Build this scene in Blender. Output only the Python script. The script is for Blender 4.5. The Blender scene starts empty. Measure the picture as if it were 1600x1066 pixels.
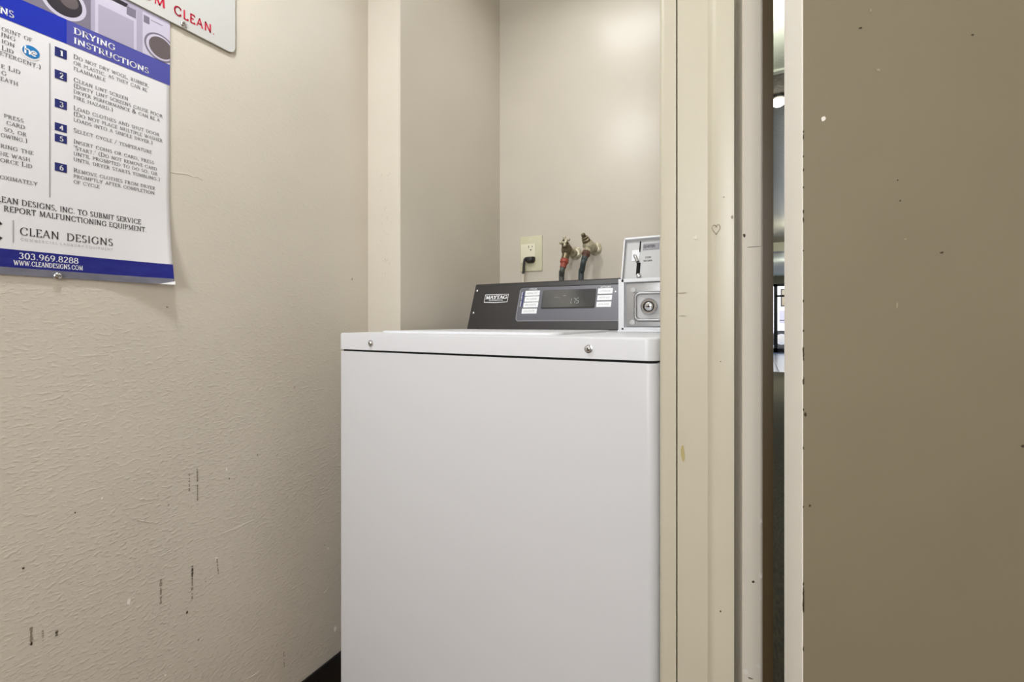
import bpy, bmesh, math, random
from mathutils import Vector, Matrix
random.seed(4)
C = bpy.context.scene.collection
sc = bpy.context.scene
V = Vector
PI = math.pi

# ------------------------------------------------------------------ camera, world, lights, exposure
H = 0.936                       # lens height
FPX = 1600 * 16 / 36
YAW = math.radians(28.1)
CX, HY = 800.0, 504.0
cam_d = bpy.data.cameras.new('camera')
cam_d.lens = 16; cam_d.sensor_width = 36; cam_d.clip_start = 0.01; cam_d.clip_end = 200
cam_d.shift_y = -(533 - HY) / 1600
cam = bpy.data.objects.new('camera', cam_d); C.objects.link(cam)
cam.location = (0, 0, H); cam.rotation_euler = (PI / 2, 0, YAW)
sc.camera = cam

w = bpy.data.worlds.new('sky'); sc.world = w; w.use_nodes = True
wn = w.node_tree.nodes; wn.clear()
sky = wn.new('ShaderNodeTexSky'); sky.sky_type = 'NISHITA'; sky.sun_disc = False
sky.sun_elevation = math.radians(38); sky.sun_rotation = math.radians(200); sky.air_density = 1.2; sky.dust_density = 2.0
bg = wn.new('ShaderNodeBackground'); bg.inputs[1].default_value = 0.85
wo = wn.new('ShaderNodeOutputWorld')
w.node_tree.links.new(sky.outputs[0], bg.inputs[0]); w.node_tree.links.new(bg.outputs[0], wo.inputs[0])

def area(name, loc, sx, sy, power, col=(1, .95, .88), rot=(0, 0, 0)):
    d = bpy.data.lights.new(name, 'AREA'); d.shape = 'RECTANGLE'; d.size = sx; d.size_y = sy
    d.energy = power; d.color = col
    o = bpy.data.objects.new(name, d); C.objects.link(o); o.location = loc; o.rotation_euler = rot
    return o
def point(name, loc, power, col, r):
    d = bpy.data.lights.new(name, 'POINT'); d.energy = power; d.color = col; d.shadow_soft_size = r
    o = bpy.data.objects.new(name, d); C.objects.link(o); o.location = loc; return o
COOL = (.95, .975, 1)
area('ceiling_lamp', (-0.63, 0.22, 2.05), 0.11, 0.11, 8.6, COOL)
area('alcove_fill_light', (-0.40, 1.12, 2.05), 0.25, 0.2, 1.5, COOL)  # added fill light in the alcove, no lamp known there
area('rear_fill_light', (0.17, -1.56, 1.45), 0.55, 0.9, 29, (.955, .975, 1), (PI / 2, 0, 0))  # added fill light behind the camera, set before a made-up window
point('hall_lamp', (.135, 3.45, 2.24), .03, (1, .95, .85), .03)
point('hall_fill_near', (.05, 2.35, 2.1), 17, (.95, 1, .95), .03)  # added unseen fill that brightens the near hall ceiling
point('hall_fill_far', (.75, 7.9, 2.1), 84, (.93, 1, .94), .12)  # added unseen fill for the far hall ceiling and carpet
point('lobby_fill', (.75, 12, 2.0), 12, (.93, 1, .97), .12)  # added unseen fill that lifts the lobby

sc.view_settings.view_transform = 'Standard'
sc.view_settings.look = 'None'
sc.view_settings.gamma = 1
sc.view_settings.use_curve_mapping = False
sc.view_settings.exposure = 0.0

# ------------------------------------------------------------------ ray helpers (photo pixel -> ray from the lens)
Fw = V((-math.sin(YAW), math.cos(YAW), 0)); Rt = V((math.cos(YAW), math.sin(YAW), 0)); Up = V((0, 0, 1))
CAM = V((0, 0, H))
def ray(px, py): return Fw + Rt * ((px - CX) / FPX) + Up * ((HY - py) / FPX)
def hit(px, py, p0, n):
    d = ray(px, py); t = (V(p0) - CAM).dot(n) / d.dot(n); return CAM + d * t
def tn(px):
    d = ray(px, HY); return d.x / d.y

# ------------------------------------------------------------------ materials
def lin(c):
    return tuple(((v / 255) / 12.92 if v / 255 <= .04045 else ((v / 255 + .055) / 1.055) ** 2.4) for v in c) + (1,)
def mat(name, col, rough=.5, metal=0, spec=.5, bump=None, var=None, emit=None, coat=0):
    """bump=(scale xyz, strength, distance); var=(scale, colour, amount)"""
    m = bpy.data.materials.new(name); m.use_nodes = True
    nt = m.node_tree; b = nt.nodes['Principled BSDF']; L = nt.links.new
    b.inputs['Base Color'].default_value = lin(col); b.inputs['Roughness'].default_value = rough
    b.inputs['Metallic'].default_value = metal; b.inputs['Specular IOR Level'].default_value = spec
    b.inputs['Coat Weight'].default_value = coat
    tc = nt.nodes.new('ShaderNodeTexCoord')
    def noise(s, detail=4, rg=.55):
        mp = nt.nodes.new('ShaderNodeMapping'); mp.inputs['Scale'].default_value = s if isinstance(s, tuple) else (s, s, s)
        n = nt.nodes.new('ShaderNodeTexNoise'); n.inputs['Scale'].default_value = 1; n.inputs['Detail'].default_value = detail
        n.inputs['Roughness'].default_value = rg
        L(tc.outputs['Object'], mp.inputs[0]); L(mp.outputs[0], n.inputs['Vector']); return n
    if var:
        n = noise(var[0]); mx = nt.nodes.new('ShaderNodeMix'); mx.data_type = 'RGBA'
        rp = nt.nodes.new('ShaderNodeMapRange'); rp.inputs[1].default_value = .35; rp.inputs[2].default_value = .7; rp.inputs[4].default_value = var[2]
        L(n.outputs[0], rp.inputs[0]); L(rp.outputs[0], mx.inputs[0])
        mx.inputs[6].default_value = lin(col); mx.inputs[7].default_value = lin(var[1]); L(mx.outputs[2], b.inputs['Base Color'])
    if bump:
        n = noise(bump[0], 5 if len(bump) < 4 else bump[3]); bp = nt.nodes.new('ShaderNodeBump'); bp.inputs['Strength'].default_value = bump[1]
        bp.inputs['Distance'].default_value = bump[2]; L(n.outputs[0], bp.inputs['Height']); L(bp.outputs[0], b.inputs['Normal'])
    if emit:
        b.inputs['Emission Color'].default_value = lin(emit[0]); b.inputs['Emission Strength'].default_value = emit[1]
    return m

def wall_mat(name, col, rough, strength, lowmask):
    m = mat(name, col, rough, spec=.45); nt = m.node_tree; L = nt.links.new; b = nt.nodes['Principled BSDF']
    tc = nt.nodes['Texture Coordinate']
    def nz(s, det, sc_=1.0, dist=0):
        mp = nt.nodes.new('ShaderNodeMapping'); mp.inputs['Scale'].default_value = s
        n = nt.nodes.new('ShaderNodeTexNoise'); n.inputs['Scale'].default_value = sc_; n.inputs['Detail'].default_value = det; n.inputs['Distortion'].default_value = dist
        L(tc.outputs['Object'], mp.inputs[0]); L(mp.outputs[0], n.inputs['Vector']); return n
    a = nz((90, 110, 210), 4, 1, .1); c = nz((18, 18, 26), 2); g = nz((3.2, 3.2, 4.0), 2)
    sep = nt.nodes.new('ShaderNodeSeparateXYZ'); L(tc.outputs['Object'], sep.inputs[0])
    mr = nt.nodes.new('ShaderNodeMapRange'); mr.inputs[1].default_value = 1.1; mr.inputs[2].default_value = .55
    mr.inputs[3].default_value = .25 if lowmask else .3; mr.inputs[4].default_value = 1.0 if lowmask else .35
    L(sep.outputs[2], mr.inputs[0])
    rs = nt.nodes.new('ShaderNodeMapRange'); rs.inputs[1].default_value = .5; rs.inputs[2].default_value = .72; L(a.outputs[0], rs.inputs[0])
    mu = nt.nodes.new('ShaderNodeMath'); mu.operation = 'MULTIPLY'; L(rs.outputs[0], mu.inputs[0]); L(g.outputs[0], mu.inputs[1])
    mu2 = nt.nodes.new('ShaderNodeMath'); mu2.operation = 'MULTIPLY'; L(mu.outputs[0], mu2.inputs[0]); L(mr.outputs[0], mu2.inputs[1])
    ad = nt.nodes.new('ShaderNodeMath'); ad.operation = 'MULTIPLY_ADD'; L(c.outputs[0], ad.inputs[0]); ad.inputs[1].default_value = .3; L(mu2.outputs[0], ad.inputs[2])
    bp = nt.nodes.new('ShaderNodeBump'); bp.inputs['Strength'].default_value = strength; bp.inputs['Distance'].default_value = .002
    L(ad.outputs[0], bp.inputs['Height']); L(bp.outputs[0], b.inputs['Normal'])
    # faint uneven paint tone
    mx = nt.nodes.new('ShaderNodeMix'); mx.data_type = 'RGBA'; mx.inputs[6].default_value = lin(col)
    mx.inputs[7].default_value = lin(tuple(int(v * .93) for v in col))
    L(g.outputs[0], mx.inputs[0]); L(mx.outputs[2], b.inputs['Base Color'])
    return m

M = {}
M['wall'] = wall_mat('cream_wall_paint', (214, 206, 192), .40, .62, True)
M['wall2'] = wall_mat('cream_alcove_paint', (214, 206, 192), .30, .2, False)
M['trim'] = mat('cream_trim_paint', (197, 190, 171), .36, bump=((40, 40, 6), .12, .001), var=(3, (190, 183, 164), .6))
M['trim2'] = mat('brightened_frame_paint', (238, 229, 214), .6, bump=((40, 40, 6), .12, .001))  # paler than the trim; light missing on the frame is put into the colour
M['ceil'] = mat('white_ceiling_paint', (232, 230, 222), .8)
M['door'] = mat('shaded_tan_door', (136, 126, 104), .42, bump=((30, 30, 12), .10, .001), var=(4, (129, 119, 98), .7))  # door face darkened; part of its shade is put into the tan
M['dooredge'] = mat('lit_cream_door_edge', (240, 235, 225), .4, bump=((60, 60, 10), .12, .001))  # edge paled; the brighter light on it is put into the colour
M['chipdark'] = mat('dark_chipped_paint', (70, 58, 42), .8)
M['chiplight'] = mat('pale_chipped_plaster', (244, 238, 228), .8)
M['scuff'] = mat('grey_scuff', (142, 132, 116), .7)
M['floor'] = mat('dark_vinyl_floor', (126, 96, 66), .4, var=(6, (112, 84, 58), .8))
M['base'] = mat('black_rubber_baseboard', (14, 14, 16), .5)
M['enamel'] = mat('white_enamel', (219, 220, 224), .38, spec=.5)
M['enamel2'] = mat('white_enamel_panel', (212, 212, 215), .36, spec=.5)
M['dark'] = mat('black_gap', (12, 12, 12), .9)
M['chrome'] = mat('chrome', (205, 205, 208), .18, metal=1)
M['steel'] = mat('brushed_steel', (175, 175, 176), .38, metal=1, bump=((900, 40, 40), .08, .001))
M['steel2'] = mat('satin_grey_metal', (182, 182, 182), .5, metal=.15)
M['console'] = mat('charcoal_console', (43, 40, 40), .42)
M['console2'] = mat('slate_grey_console_inset', (96, 96, 104), .36)
M['bezel'] = mat('grey_bezel_edge', (140, 140, 146), .35)
M['disp'] = mat('smoked_display', (58, 59, 60), .12, coat=.6)
M['led'] = mat('pale_digits', (150, 160, 158), .5, emit=((190, 215, 205), .08))
M['white'] = mat('white_print', (238, 238, 240), .5)
M['button'] = mat('white_button', (236, 238, 240), .45)
M['grey_print'] = mat('grey_print', (150, 150, 155), .6)
M['navy'] = mat('navy_print', (38, 42, 110), .5)
M['ink'] = mat('dark_ink', (52, 50, 54), .6)
M['inkblack'] = mat('black_ink', (26, 26, 32), .6)
M['inkgrey'] = mat('pale_grey_ink', (148, 146, 150), .6)
M['poster'] = mat('glossy_white_poster', (226, 224, 226), .3, coat=.3)
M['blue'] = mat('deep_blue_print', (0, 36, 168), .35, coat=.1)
M['blue_sheen'] = mat('violet_blue_print_sheen', (74, 76, 158), .35, coat=.1)  # right part of the header: sheen put into the print colour
M['blue3'] = mat('royal_blue_print', (2, 12, 118), .4, coat=.05, var=((25, 40, 90), (40, 50, 140), .45))
M['boxblue'] = mat('navy_number_box', (26, 34, 104), .4)
M['greyband'] = mat('grey_print_band', (104, 104, 116), .4, var=((25, 40, 90), (132, 132, 144), .5))
M['photo_bg'] = mat('lavender_picture', (168, 162, 182), .35)
M['photo_l'] = mat('pale_picture', (196, 190, 208), .35)
M['photo_d'] = mat('dark_picture', (44, 40, 48), .35)
M['photo_m'] = mat('mid_picture', (120, 114, 130), .35)
M['photo_b'] = mat('brown_picture', (98, 88, 90), .35)
M['sky_print'] = mat('bright_blue_print', (24, 118, 182), .35)
M['sign'] = mat('white_enamelled_sign', (200, 200, 196), .3, coat=.3)
M['signedge'] = mat('sign_edge', (150, 148, 130), .5)
M['red'] = mat('red_ink', (196, 30, 62), .5)
M['ivory'] = mat('ivory_plastic', (212, 208, 178), .35)
M['ivory2'] = mat('ivory_socket', (232, 227, 204), .35)
M['black'] = mat('black_plastic', (34, 32, 32), .45)
M['hose'] = mat('dark_grey_rubber', (84, 87, 80), .5)
M['hose2'] = mat('dark_green_grey_rubber', (66, 74, 75), .5)
M['redrub'] = mat('red_hose_coupling', (156, 74, 58), .45)
M['brown'] = mat('brown_hose_coupling', (92, 62, 50), .45)
M['brass'] = mat('tarnished_brass', (150, 138, 112), .34, metal=.75, var=(160, (84, 74, 56), .8), bump=((150, 150, 150), .3, .002))
M['valve'] = mat('painted_valve', (206, 198, 172), .38, metal=.3, var=(120, (120, 108, 84), .6), bump=((150, 150, 150), .25, .002))
M['hallceil'] = mat('tan_gloss_textured_ceiling', (84, 76, 55), .34, spec=.5, bump=((60, 60, 60), .5, .006), var=(90, (110, 106, 90), .6))
M['halldrop'] = mat('pale_hall_ceiling', (205, 206, 190), .55, bump=((60, 60, 60), .5, .006))
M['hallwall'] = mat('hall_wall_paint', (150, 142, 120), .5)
M['carpet'] = mat('dark_patterned_carpet', (122, 114, 98), .95, bump=((120, 25, 20), .8, .01), var=((160, 22, 10), (92, 92, 84), .9))
M['tile'] = mat('pale_floor_tile', (205, 208, 216), .25)
M['grout'] = mat('grout', (120, 124, 130), .8)
M['bronze'] = mat('dark_bronze_frame', (26, 28, 36), .4, metal=.3)
M['snow'] = mat('pale_concrete', (196, 198, 200), .8, var=(.8, (176, 178, 180), .8))
M['facade'] = mat('pale_render_wall', (206, 208, 214), .85, bump=((20, 20, 20), .2, .01))
M['carwhite'] = mat('white_car_paint', (228, 232, 236), .2, coat=.8)
M['tyre'] = mat('tyre', (30, 30, 32), .8)
M['carglass'] = mat('dark_glass', (36, 42, 50), .05, spec=.8)
gl = mat('clear_glass', (255, 255, 255), 0); gb = gl.node_tree.nodes['Principled BSDF']
gb.inputs['Transmission Weight'].default_value = 1; gb.inputs['IOR'].default_value = 1.02; M['glass'] = gl
M['bulb'] = mat('lit_glass', (255, 250, 235), .3, emit=((255, 246, 226), 2.5))
M['stop_shade'] = mat('brown_stop_shade', (120, 100, 68), .45)
M['trimchip'] = mat('pale_trim_chip', (216, 209, 193), .6)
M['doorchip'] = mat('pale_door_chip', (164, 152, 128), .7)
M['stain'] = mat('yellowed_paint_chip', (176, 160, 110), .6)

# ------------------------------------------------------------------ mesh helpers
def mesh(name, vs, fs, m, parent=None, smooth=False):
    me = bpy.data.meshes.new(name); me.from_pydata([tuple(v) for v in vs], [], fs); me.update()
    o = bpy.data.objects.new(name, me); C.objects.link(o)
    me.materials.append(M[m] if isinstance(m, str) else m)
    if parent: o.parent = parent; o.matrix_parent_inverse = Matrix.Translation(-parent.location)
    if smooth:
        for p in me.polygons: p.use_smooth = True
    return o
def bmobj(name, bm, m, parent=None, smooth=False, ang=35):
    me = bpy.data.meshes.new(name); bmesh.ops.recalc_face_normals(bm, faces=bm.faces); bm.to_mesh(me); bm.free()
    o = bpy.data.objects.new(name, me); C.objects.link(o); me.materials.append(M[m] if isinstance(m, str) else m)
    if parent: o.parent = parent; o.matrix_parent_inverse = Matrix.Translation(-parent.location)
    if smooth:
        for p in me.polygons: p.use_smooth = True
        me.set_sharp_from_angle(angle=math.radians(ang))
    return o
def tag(o, label=None, cat=None, group=None, kind=None):
    for k, v in (('label', label), ('category', cat), ('group', group), ('kind', kind)):
        if v: o[k] = v
    return o
def struct(o): o['kind'] = 'structure'; return o
def empty(name, loc, label, cat, group=None):
    o = bpy.data.objects.new(name, None); C.objects.link(o); o.location = loc; o.empty_display_size = .05
    return tag(o, label, cat, group)
def bm_box(bm, x0, x1, y0, y1, z0, z1, r=0, seg=3, mx=None):
    t = bmesh.new(); bmesh.ops.create_cube(t, size=1)
    for v in t.verts: v.co = V(((x0 + x1) / 2 + v.co.x * (x1 - x0), (y0 + y1) / 2 + v.co.y * (y1 - y0), (z0 + z1) / 2 + v.co.z * (z1 - z0)))
    if r: bmesh.ops.bevel(t, geom=list(t.edges), offset=r, segments=seg, profile=.5, affect='EDGES')
    if mx: bmesh.ops.transform(t, matrix=mx, verts=t.verts)
    tm = bpy.data.meshes.new('tmp'); t.to_mesh(tm); t.free(); bm.from_mesh(tm); bpy.data.meshes.remove(tm)
def box(name, x0, x1, y0, y1, z0, z1, m, parent=None, r=0, seg=3, mx=None):
    bm = bmesh.new(); bm_box(bm, x0, x1, y0, y1, z0, z1, r, seg, mx); return bmobj(name, bm, m, parent, smooth=bool(r))
def prism(name, pts, z0, z1, m, parent=None, smooth=False, bev=0, ang=35):
    """plan polygon extruded vertically"""
    bm = bmesh.new(); lo = [bm.verts.new((p[0], p[1], z0)) for p in pts]; hi = [bm.verts.new((p[0], p[1], z1)) for p in pts]
    n = len(pts)
    bm.faces.new(lo); top = bm.faces.new(hi)
    for i in range(n): bm.faces.new((lo[i], lo[(i + 1) % n], hi[(i + 1) % n], hi[i]))
    if bev: bmesh.ops.bevel(bm, geom=list(top.edges), offset=bev, segments=3, profile=.5, affect='EDGES')
    return bmobj(name, bm, m, parent, smooth, ang)
def rrect(x0, x1, y0, y1, radii, seg=8):
    """rounded plan rectangle; radii for corners (x0y0, x1y0, x1y1, x0y1)"""
    out = []
    for (cx, cy, sx, sy, r, a0) in ((x0, y0, 1, 1, radii[0], PI), (x1, y0, -1, 1, radii[1], 1.5 * PI), (x1, y1, -1, -1, radii[2], 0), (x0, y1, 1, -1, radii[3], .5 * PI)):
        if r <= 0: out.append((cx, cy)); continue
        for i in range(seg + 1):
            a = a0 + .5 * PI * i / seg; out.append((cx + sx * r + r * math.cos(a), cy + sy * r + r * math.sin(a)))
    return out
def lathe_bm(bm, prof, org, axis, n=24, cap=True):
    axis = V(axis).normalized(); u = axis.orthogonal().normalized(); v = axis.cross(u); org = V(org)
    rings = []
    for (r, h) in prof:
        rings.append([bm.verts.new(org + axis * h + (u * math.cos(2 * PI * i / n) + v * math.sin(2 * PI * i / n)) * max(r, 1e-5)) for i in range(n)])
    for a, b in zip(rings, rings[1:]):
        for i in range(n): bm.faces.new((a[i], a[(i + 1) % n], b[(i + 1) % n], b[i]))
    if cap: bm.faces.new(rings[0]); bm.faces.new(rings[-1])
def lathe(name, prof, org, axis, m, parent=None, n=24):
    bm = bmesh.new(); lathe_bm(bm, prof, org, axis, n); return bmobj(name, bm, m, parent, True, 40)
def tube_bm(bm, pts, r, n=12):
    pts = [V(p) for p in pts]
    # smooth path (Catmull-Rom)
    P = [pts[0]] + pts + [pts[-1]]; path = []
    for i in range(1, len(P) - 2):
        for k in range(8):
            t = k / 8; a, b, c, d = P[i - 1], P[i], P[i + 1], P[i + 2]
            path.append(.5 * ((2 * b) + (c - a) * t + (2 * a - 5 * b + 4 * c - d) * t * t + (3 * b - a - 3 * c + d) * t ** 3))
    path.append(pts[-1]); u = None; rings = []
    for i, p in enumerate(path):
        d = (path[min(i + 1, len(path) - 1)] - path[max(i - 1, 0)]).normalized()
        if u is None: u = d.orthogonal().normalized()
        u = (u - d * u.dot(d)).normalized(); v = d.cross(u)
        rings.append([bm.verts.new(p + (u * math.cos(2 * PI * j / n) + v * math.sin(2 * PI * j / n)) * r) for j in range(n)])
    for a, b in zip(rings, rings[1:]):
        for i in range(n): bm.faces.new((a[i], a[(i + 1) % n], b[(i + 1) % n], b[i]))
    bm.faces.new(rings[0]); bm.faces.new(rings[-1])
def tube(name, pts, r, m, parent=None, n=12):
    bm = bmesh.new(); tube_bm(bm, pts, r, n); return bmobj(name, bm, m, parent, True, 60)

# ------------------------------------------------------------------ lettering: a serif pen alphabet (strokes with thick and thin)
def arc(cx, cy, rx, ry, a0, a1, n=12):
    return [(cx + rx * math.cos(math.radians(a0 + (a1 - a0) * i / n)), cy + ry * math.sin(math.radians(a0 + (a1 - a0) * i / n))) for i in range(n + 1)]
G = {
 'A': (.80, [[(.06, 0), (.39, 1)], [(.39, 1), (.72, 0)], [(.2, .36), (.6, .36)]], [(.06, 0), (.72, 0)]),
 'B': (.66, [[(.15, 0), (.15, 1)], [(.15, .98)] + arc(.32, .755, .2, .225, 90, -90) + [(.15, .53)], [(.15, .53)] + arc(.34, .275, .24, .255, 90, -90) + [(.15, .02)]], [(.1, 0), (.1, 1)]),
 'C': (.86, [arc(.48, .5, .38, .49, 48, 312, 18), [(.74, .72), (.74, .92)], [(.74, .1), (.74, .26)]], []),
 'D': (.84, [[(.15, 0), (.15, 1)], [(.15, .98)] + arc(.34, .5, .41, .48, 90, -90, 14) + [(.15, .02)]], [(.1, 0), (.1, 1)]),
 'E': (.62, [[(.15, 0), (.15, 1)], [(.15, .98), (.55, .98)], [(.15, .52), (.48, .52)], [(.15, .02), (.57, .02)], [(.55, .98), (.55, .84)], [(.57, .02), (.57, .16)]], [(.1, 0), (.1, 1)]),
 'F': (.58, [[(.15, 0), (.15, 1)], [(.15, .98), (.54, .98)], [(.15, .5), (.47, .5)], [(.54, .98), (.54, .84)]], [(.15, 0), (.1, 1)]),
 'G': (.9, [arc(.48, .5, .38, .49, 48, 318, 18), [(.76, .1), (.76, .42)], [(.74, .74), (.74, .92)]], [(.76, .44)]),
 'H': (.86, [[(.15, 0), (.15, 1)], [(.71, 0), (.71, 1)], [(.15, .51), (.71, .51)]], [(.15, 0), (.15, 1), (.71, 0), (.71, 1)]),
 'I': (.32, [[(.16, 0), (.16, 1)]], [(.16, 0), (.16, 1)]),
 'J': (.42, [[(.26, 1), (.26, .12)] + arc(.12, .12, .14, .14, 0, -90, 5)], [(.26, 1)]),
 'K': (.76, [[(.15, 0), (.15, 1)], [(.15, .45), (.6, .98)], [(.3, .6), (.68, .02)]], [(.15, 0), (.15, 1), (.6, 1), (.68, 0)]),
 'L': (.6, [[(.15, 0), (.15, 1)], [(.15, .02), (.55, .02)], [(.55, .02), (.55, .18)]], [(.15, 1), (.1, 0)]),
 'M': (1.0, [[(.14, 0), (.18, 1)], [(.18, 1), (.5, .06)], [(.5, .06), (.82, 1)], [(.82, 1), (.86, 0)]], [(.14, 0), (.16, 1), (.84, 1), (.86, 0)]),
 'N': (.88, [[(.15, 0), (.15, 1)], [(.15, 1), (.73, .02)], [(.73, 0), (.73, 1)]], [(.15, 0), (.12, 1), (.73, 1)]),
 'O': (.94, [arc(.47, .5, .39, .49, 0, 360, 24)], []),
 'P': (.62, [[(.15, 0), (.15, 1)], [(.15, .98)] + arc(.32, .73, .23, .25, 90, -90) + [(.15, .48)]], [(.15, 0), (.1, 1)]),
 'Q': (.94, [arc(.47, .5, .39, .49, 0, 360, 24), [(.5, .02), (.9, -.2)]], []),
 'R': (.74, [[(.15, 0), (.15, 1)], [(.15, .98)] + arc(.32, .74, .22, .24, 90, -90) + [(.15, .5)], [(.34, .5), (.68, .02)]], [(.15, 0), (.1, 1), (.68, 0)]),
 'S': (.58, [arc(.3, .75, .19, .235, 30, 250, 10) + [(.36, .47)] + arc(.29, .25, .22, .235, 60, -150, 10)], []),
 'T': (.7, [[(.35, 0), (.35, 1)], [(.05, .98), (.65, .98)], [(.05, .98), (.05, .83)], [(.65, .98), (.65, .83)]], [(.35, 0)]),
 'U': (.84, [[(.15, 1), (.15, .3)] + arc(.42, .3, .27, .29, 180, 360, 12) + [(.69, 1)]], [(.15, 1), (.69, 1)]),
 'V': (.78, [[(.07, 1), (.39, 0)], [(.39, 0), (.71, 1)]], [(.07, 1), (.71, 1)]),
 'W': (1.14, [[(.06, 1), (.33, 0)], [(.33, 0), (.57, .95)], [(.57, .95), (.81, 0)], [(.81, 0), (1.08, 1)]], [(.06, 1), (1.08, 1)]),
 'X': (.78, [[(.08, 1), (.7, 0)], [(.68, 1), (.08, 0)]], [(.08, 0), (.08, 1), (.7, 0), (.7, 1)]),
 'Y': (.76, [[(.06, 1), (.38, .46)], [(.7, 1), (.38, .46)], [(.38, .46), (.38, 0)]], [(.06, 1), (.7, 1), (.38, 0)]),
 'Z': (.68, [[(.08, .98), (.6, .98), (.07, .02), (.62, .02)], [(.08, .98), (.08, .84)], [(.62, .02), (.62, .16)]], []),
 '0': (.66, [arc(.33, .5, .25, .49, 0, 360, 20)], []),
 '1': (.44, [[(.24, 0), (.24, 1)], [(.24, .98), (.08, .84)]], [(.24, 0)]),
 '2': (.62, [arc(.3, .72, .21, .27, 160, -20, 10) + [(.06, .03), (.56, .03)]], []),
 '3': (.6, [arc(.27, .75, .19, .24, 150, -80, 10), arc(.26, .27, .24, .27, 85, -155, 10)], []),
 '4': (.66, [[(.46, 0), (.46, 1)], [(.46, 1), (.04, .3)], [(.04, .3), (.62, .3)]], [(.46, 0)]),
 '5': (.6, [[(.5, .98), (.17, .98)], [(.17, .98), (.12, .56)], arc(.26, .3, .25, .3, 125, -150, 12)], []),
 '6': (.64, [arc(.33, .3, .24, .3, 0, 360, 18), [(.1, .36)] + arc(.5, .4, .4, .58, 180, 100, 8)], []),
 '7': (.6, [[(.06, .97), (.55, .97), (.24, 0)], [(.06, .97), (.06, .84)]], []),
 '8': (.62, [arc(.31, .75, .2, .24, 0, 360, 16), arc(.31, .26, .25, .26, 0, 360, 18)], []),
 '9': (.64, [arc(.31, .7, .24, .29, 0, 360, 18), [(.55, .64)] + arc(.14, .6, .41, .58, 0, -80, 8)], []),
 '.': (.26, [[(.09, .06), (.16, .06)]], []), ',': (.26, [[(.14, .08), (.08, -.12)]], []),
 "'": (.22, [[(.12, 1), (.1, .76)]], []), ':': (.28, [[(.1, .1), (.17, .1)], [(.1, .6), (.17, .6)]], []),
 '(': (.36, [arc(.42, .45, .3, .62, 125, 235, 8)], []), ')': (.36, [arc(-.06, .45, .3, .62, 55, -55, 8)], []),
 '/': (.5, [[(.06, -.05), (.42, 1.02)]], []), '-': (.4, [[(.06, .42), (.34, .42)]], []),
 '&': (.86, [[(.78, .02), (.2, .68)] + arc(.34, .8, .17, .19, 190, -20, 8) + arc(.3, .26, .24, .26, 110, 330, 10) + [(.74, .5)]], []),
}
def word_polys(s, wx=.062, wy=.03, serif=.085, track=.09, small=.8):
    """-> (list of 2-D quads for cap height 1, total width); lower case letters become small capitals"""
    out = []; x = 0.0
    for ch in s:
        if ch == ' ': x += .42; continue
        k = 1.0 if not ch.islower() else small
        g = G.get(ch.upper());
        if not g: continue
        w_, st, sf = g
        for ln in st:
            dot = ch in '.:' 
            for (a, b) in zip(ln, ln[1:]):
                dx, dy = b[0] - a[0], b[1] - a[1]; L_ = math.hypot(dx, dy)
                if L_ < 1e-6: continue
                nx, ny = -dy / L_, dx / L_
                hw = math.hypot(wx * nx, wy * ny) if not dot else .075
                if dx > 0 and dy > .3 and len(ln) == 2: hw *= .6        # up-strokes are thin
                ex, ey = dx / L_ * hw * .25, dy / L_ * hw * .25
                q = [(a[0] - ex + nx * hw, a[1] - ey + ny * hw), (a[0] - ex - nx * hw, a[1] - ey - ny * hw), (b[0] + ex - nx * hw, b[1] + ey - ny * hw), (b[0] + ex + nx * hw, b[1] + ey + ny * hw)]
                out.append([(x + p[0] * k, p[1] * k) for p in q])
        if serif:
            for (sx, sy) in sf:
                y0 = sy - .045 if sy > .5 else sy - .005
                out.append([(x + (sx + a_) * k, (y0 + b_) * k) for a_, b_ in ((-wx - serif, 0), (wx + serif, 0), (wx + serif, .05), (-wx - serif, .05))])
        x += (w_ + track) * k
    return out, x - track
class Print:
    """collects flat printed shapes, mapped onto a surface by fn(u, v)"""
    def __init__(s, fn): s.fn = fn; s.vs = []; s.fs = []
    def poly(s, pts):
        i = len(s.vs); s.vs += [s.fn(*p) for p in pts]
        ar = sum(a[0] * b[1] - b[0] * a[1] for a, b in zip(pts, pts[1:] + pts[:1]))
        idx = list(range(i, i + len(pts))); s.fs.append(idx if ar > 0 else idx[::-1])
    def grid(s, u0, u1, v0, v1, nu=24, nv=6):
        i = len(s.vs)
        for b in range(nv + 1):
            for a in range(nu + 1): s.vs.append(s.fn(u0 + (u1 - u0) * a / nu, v0 + (v1 - v0) * b / nv))
        for b in range(nv):
            for a in range(nu): k = i + b * (nu + 1) + a; s.fs.append([k, k + 1, k + nu + 2, k + nu + 1])
    def disc(s, u, v, ru, rv, n=32, a0=0, a1=360): s.poly([(u + ru * math.cos(math.radians(a0 + (a1 - a0) * i / n)), v + rv * math.sin(math.radians(a0 + (a1 - a0) * i / n))) for i in range(n)])
    def ring(s, u, v, ru, rv, t, n=32, a0=0, a1=360):
        for i in range(n):
            p = []
            for (j, q) in ((i, 1), (i + 1, 1), (i + 1, t), (i, t)):
                a = math.radians(a0 + (a1 - a0) * j / n); p.append((u + ru * q * math.cos(a), v + rv * q * math.sin(a)))
            s.poly(p)
    def text(s, txt, u0, u1, v, cap, prefix='', shear=0, **k):
        """text from u0 to u1 on baseline v; prefix set to its left at the same scale"""
        qs, w_ = word_polys(txt, **k); sx = (u1 - u0) / w_
        for q in qs: s.poly([(u0 + (p[0] + shear * p[1]) * sx, v + p[1] * cap) for p in q])
        if prefix:
            qs, wp = word_polys(prefix, **k); o = u0 - (wp + .09) * sx
            for q in qs: s.poly([(o + p[0] * sx, v + p[1] * cap) for p in q])
    def build(s, name, m, parent, label=None):
        o = mesh(name, s.vs, s.fs, m, parent)
        if label: o['label'] = label
        return o

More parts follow.
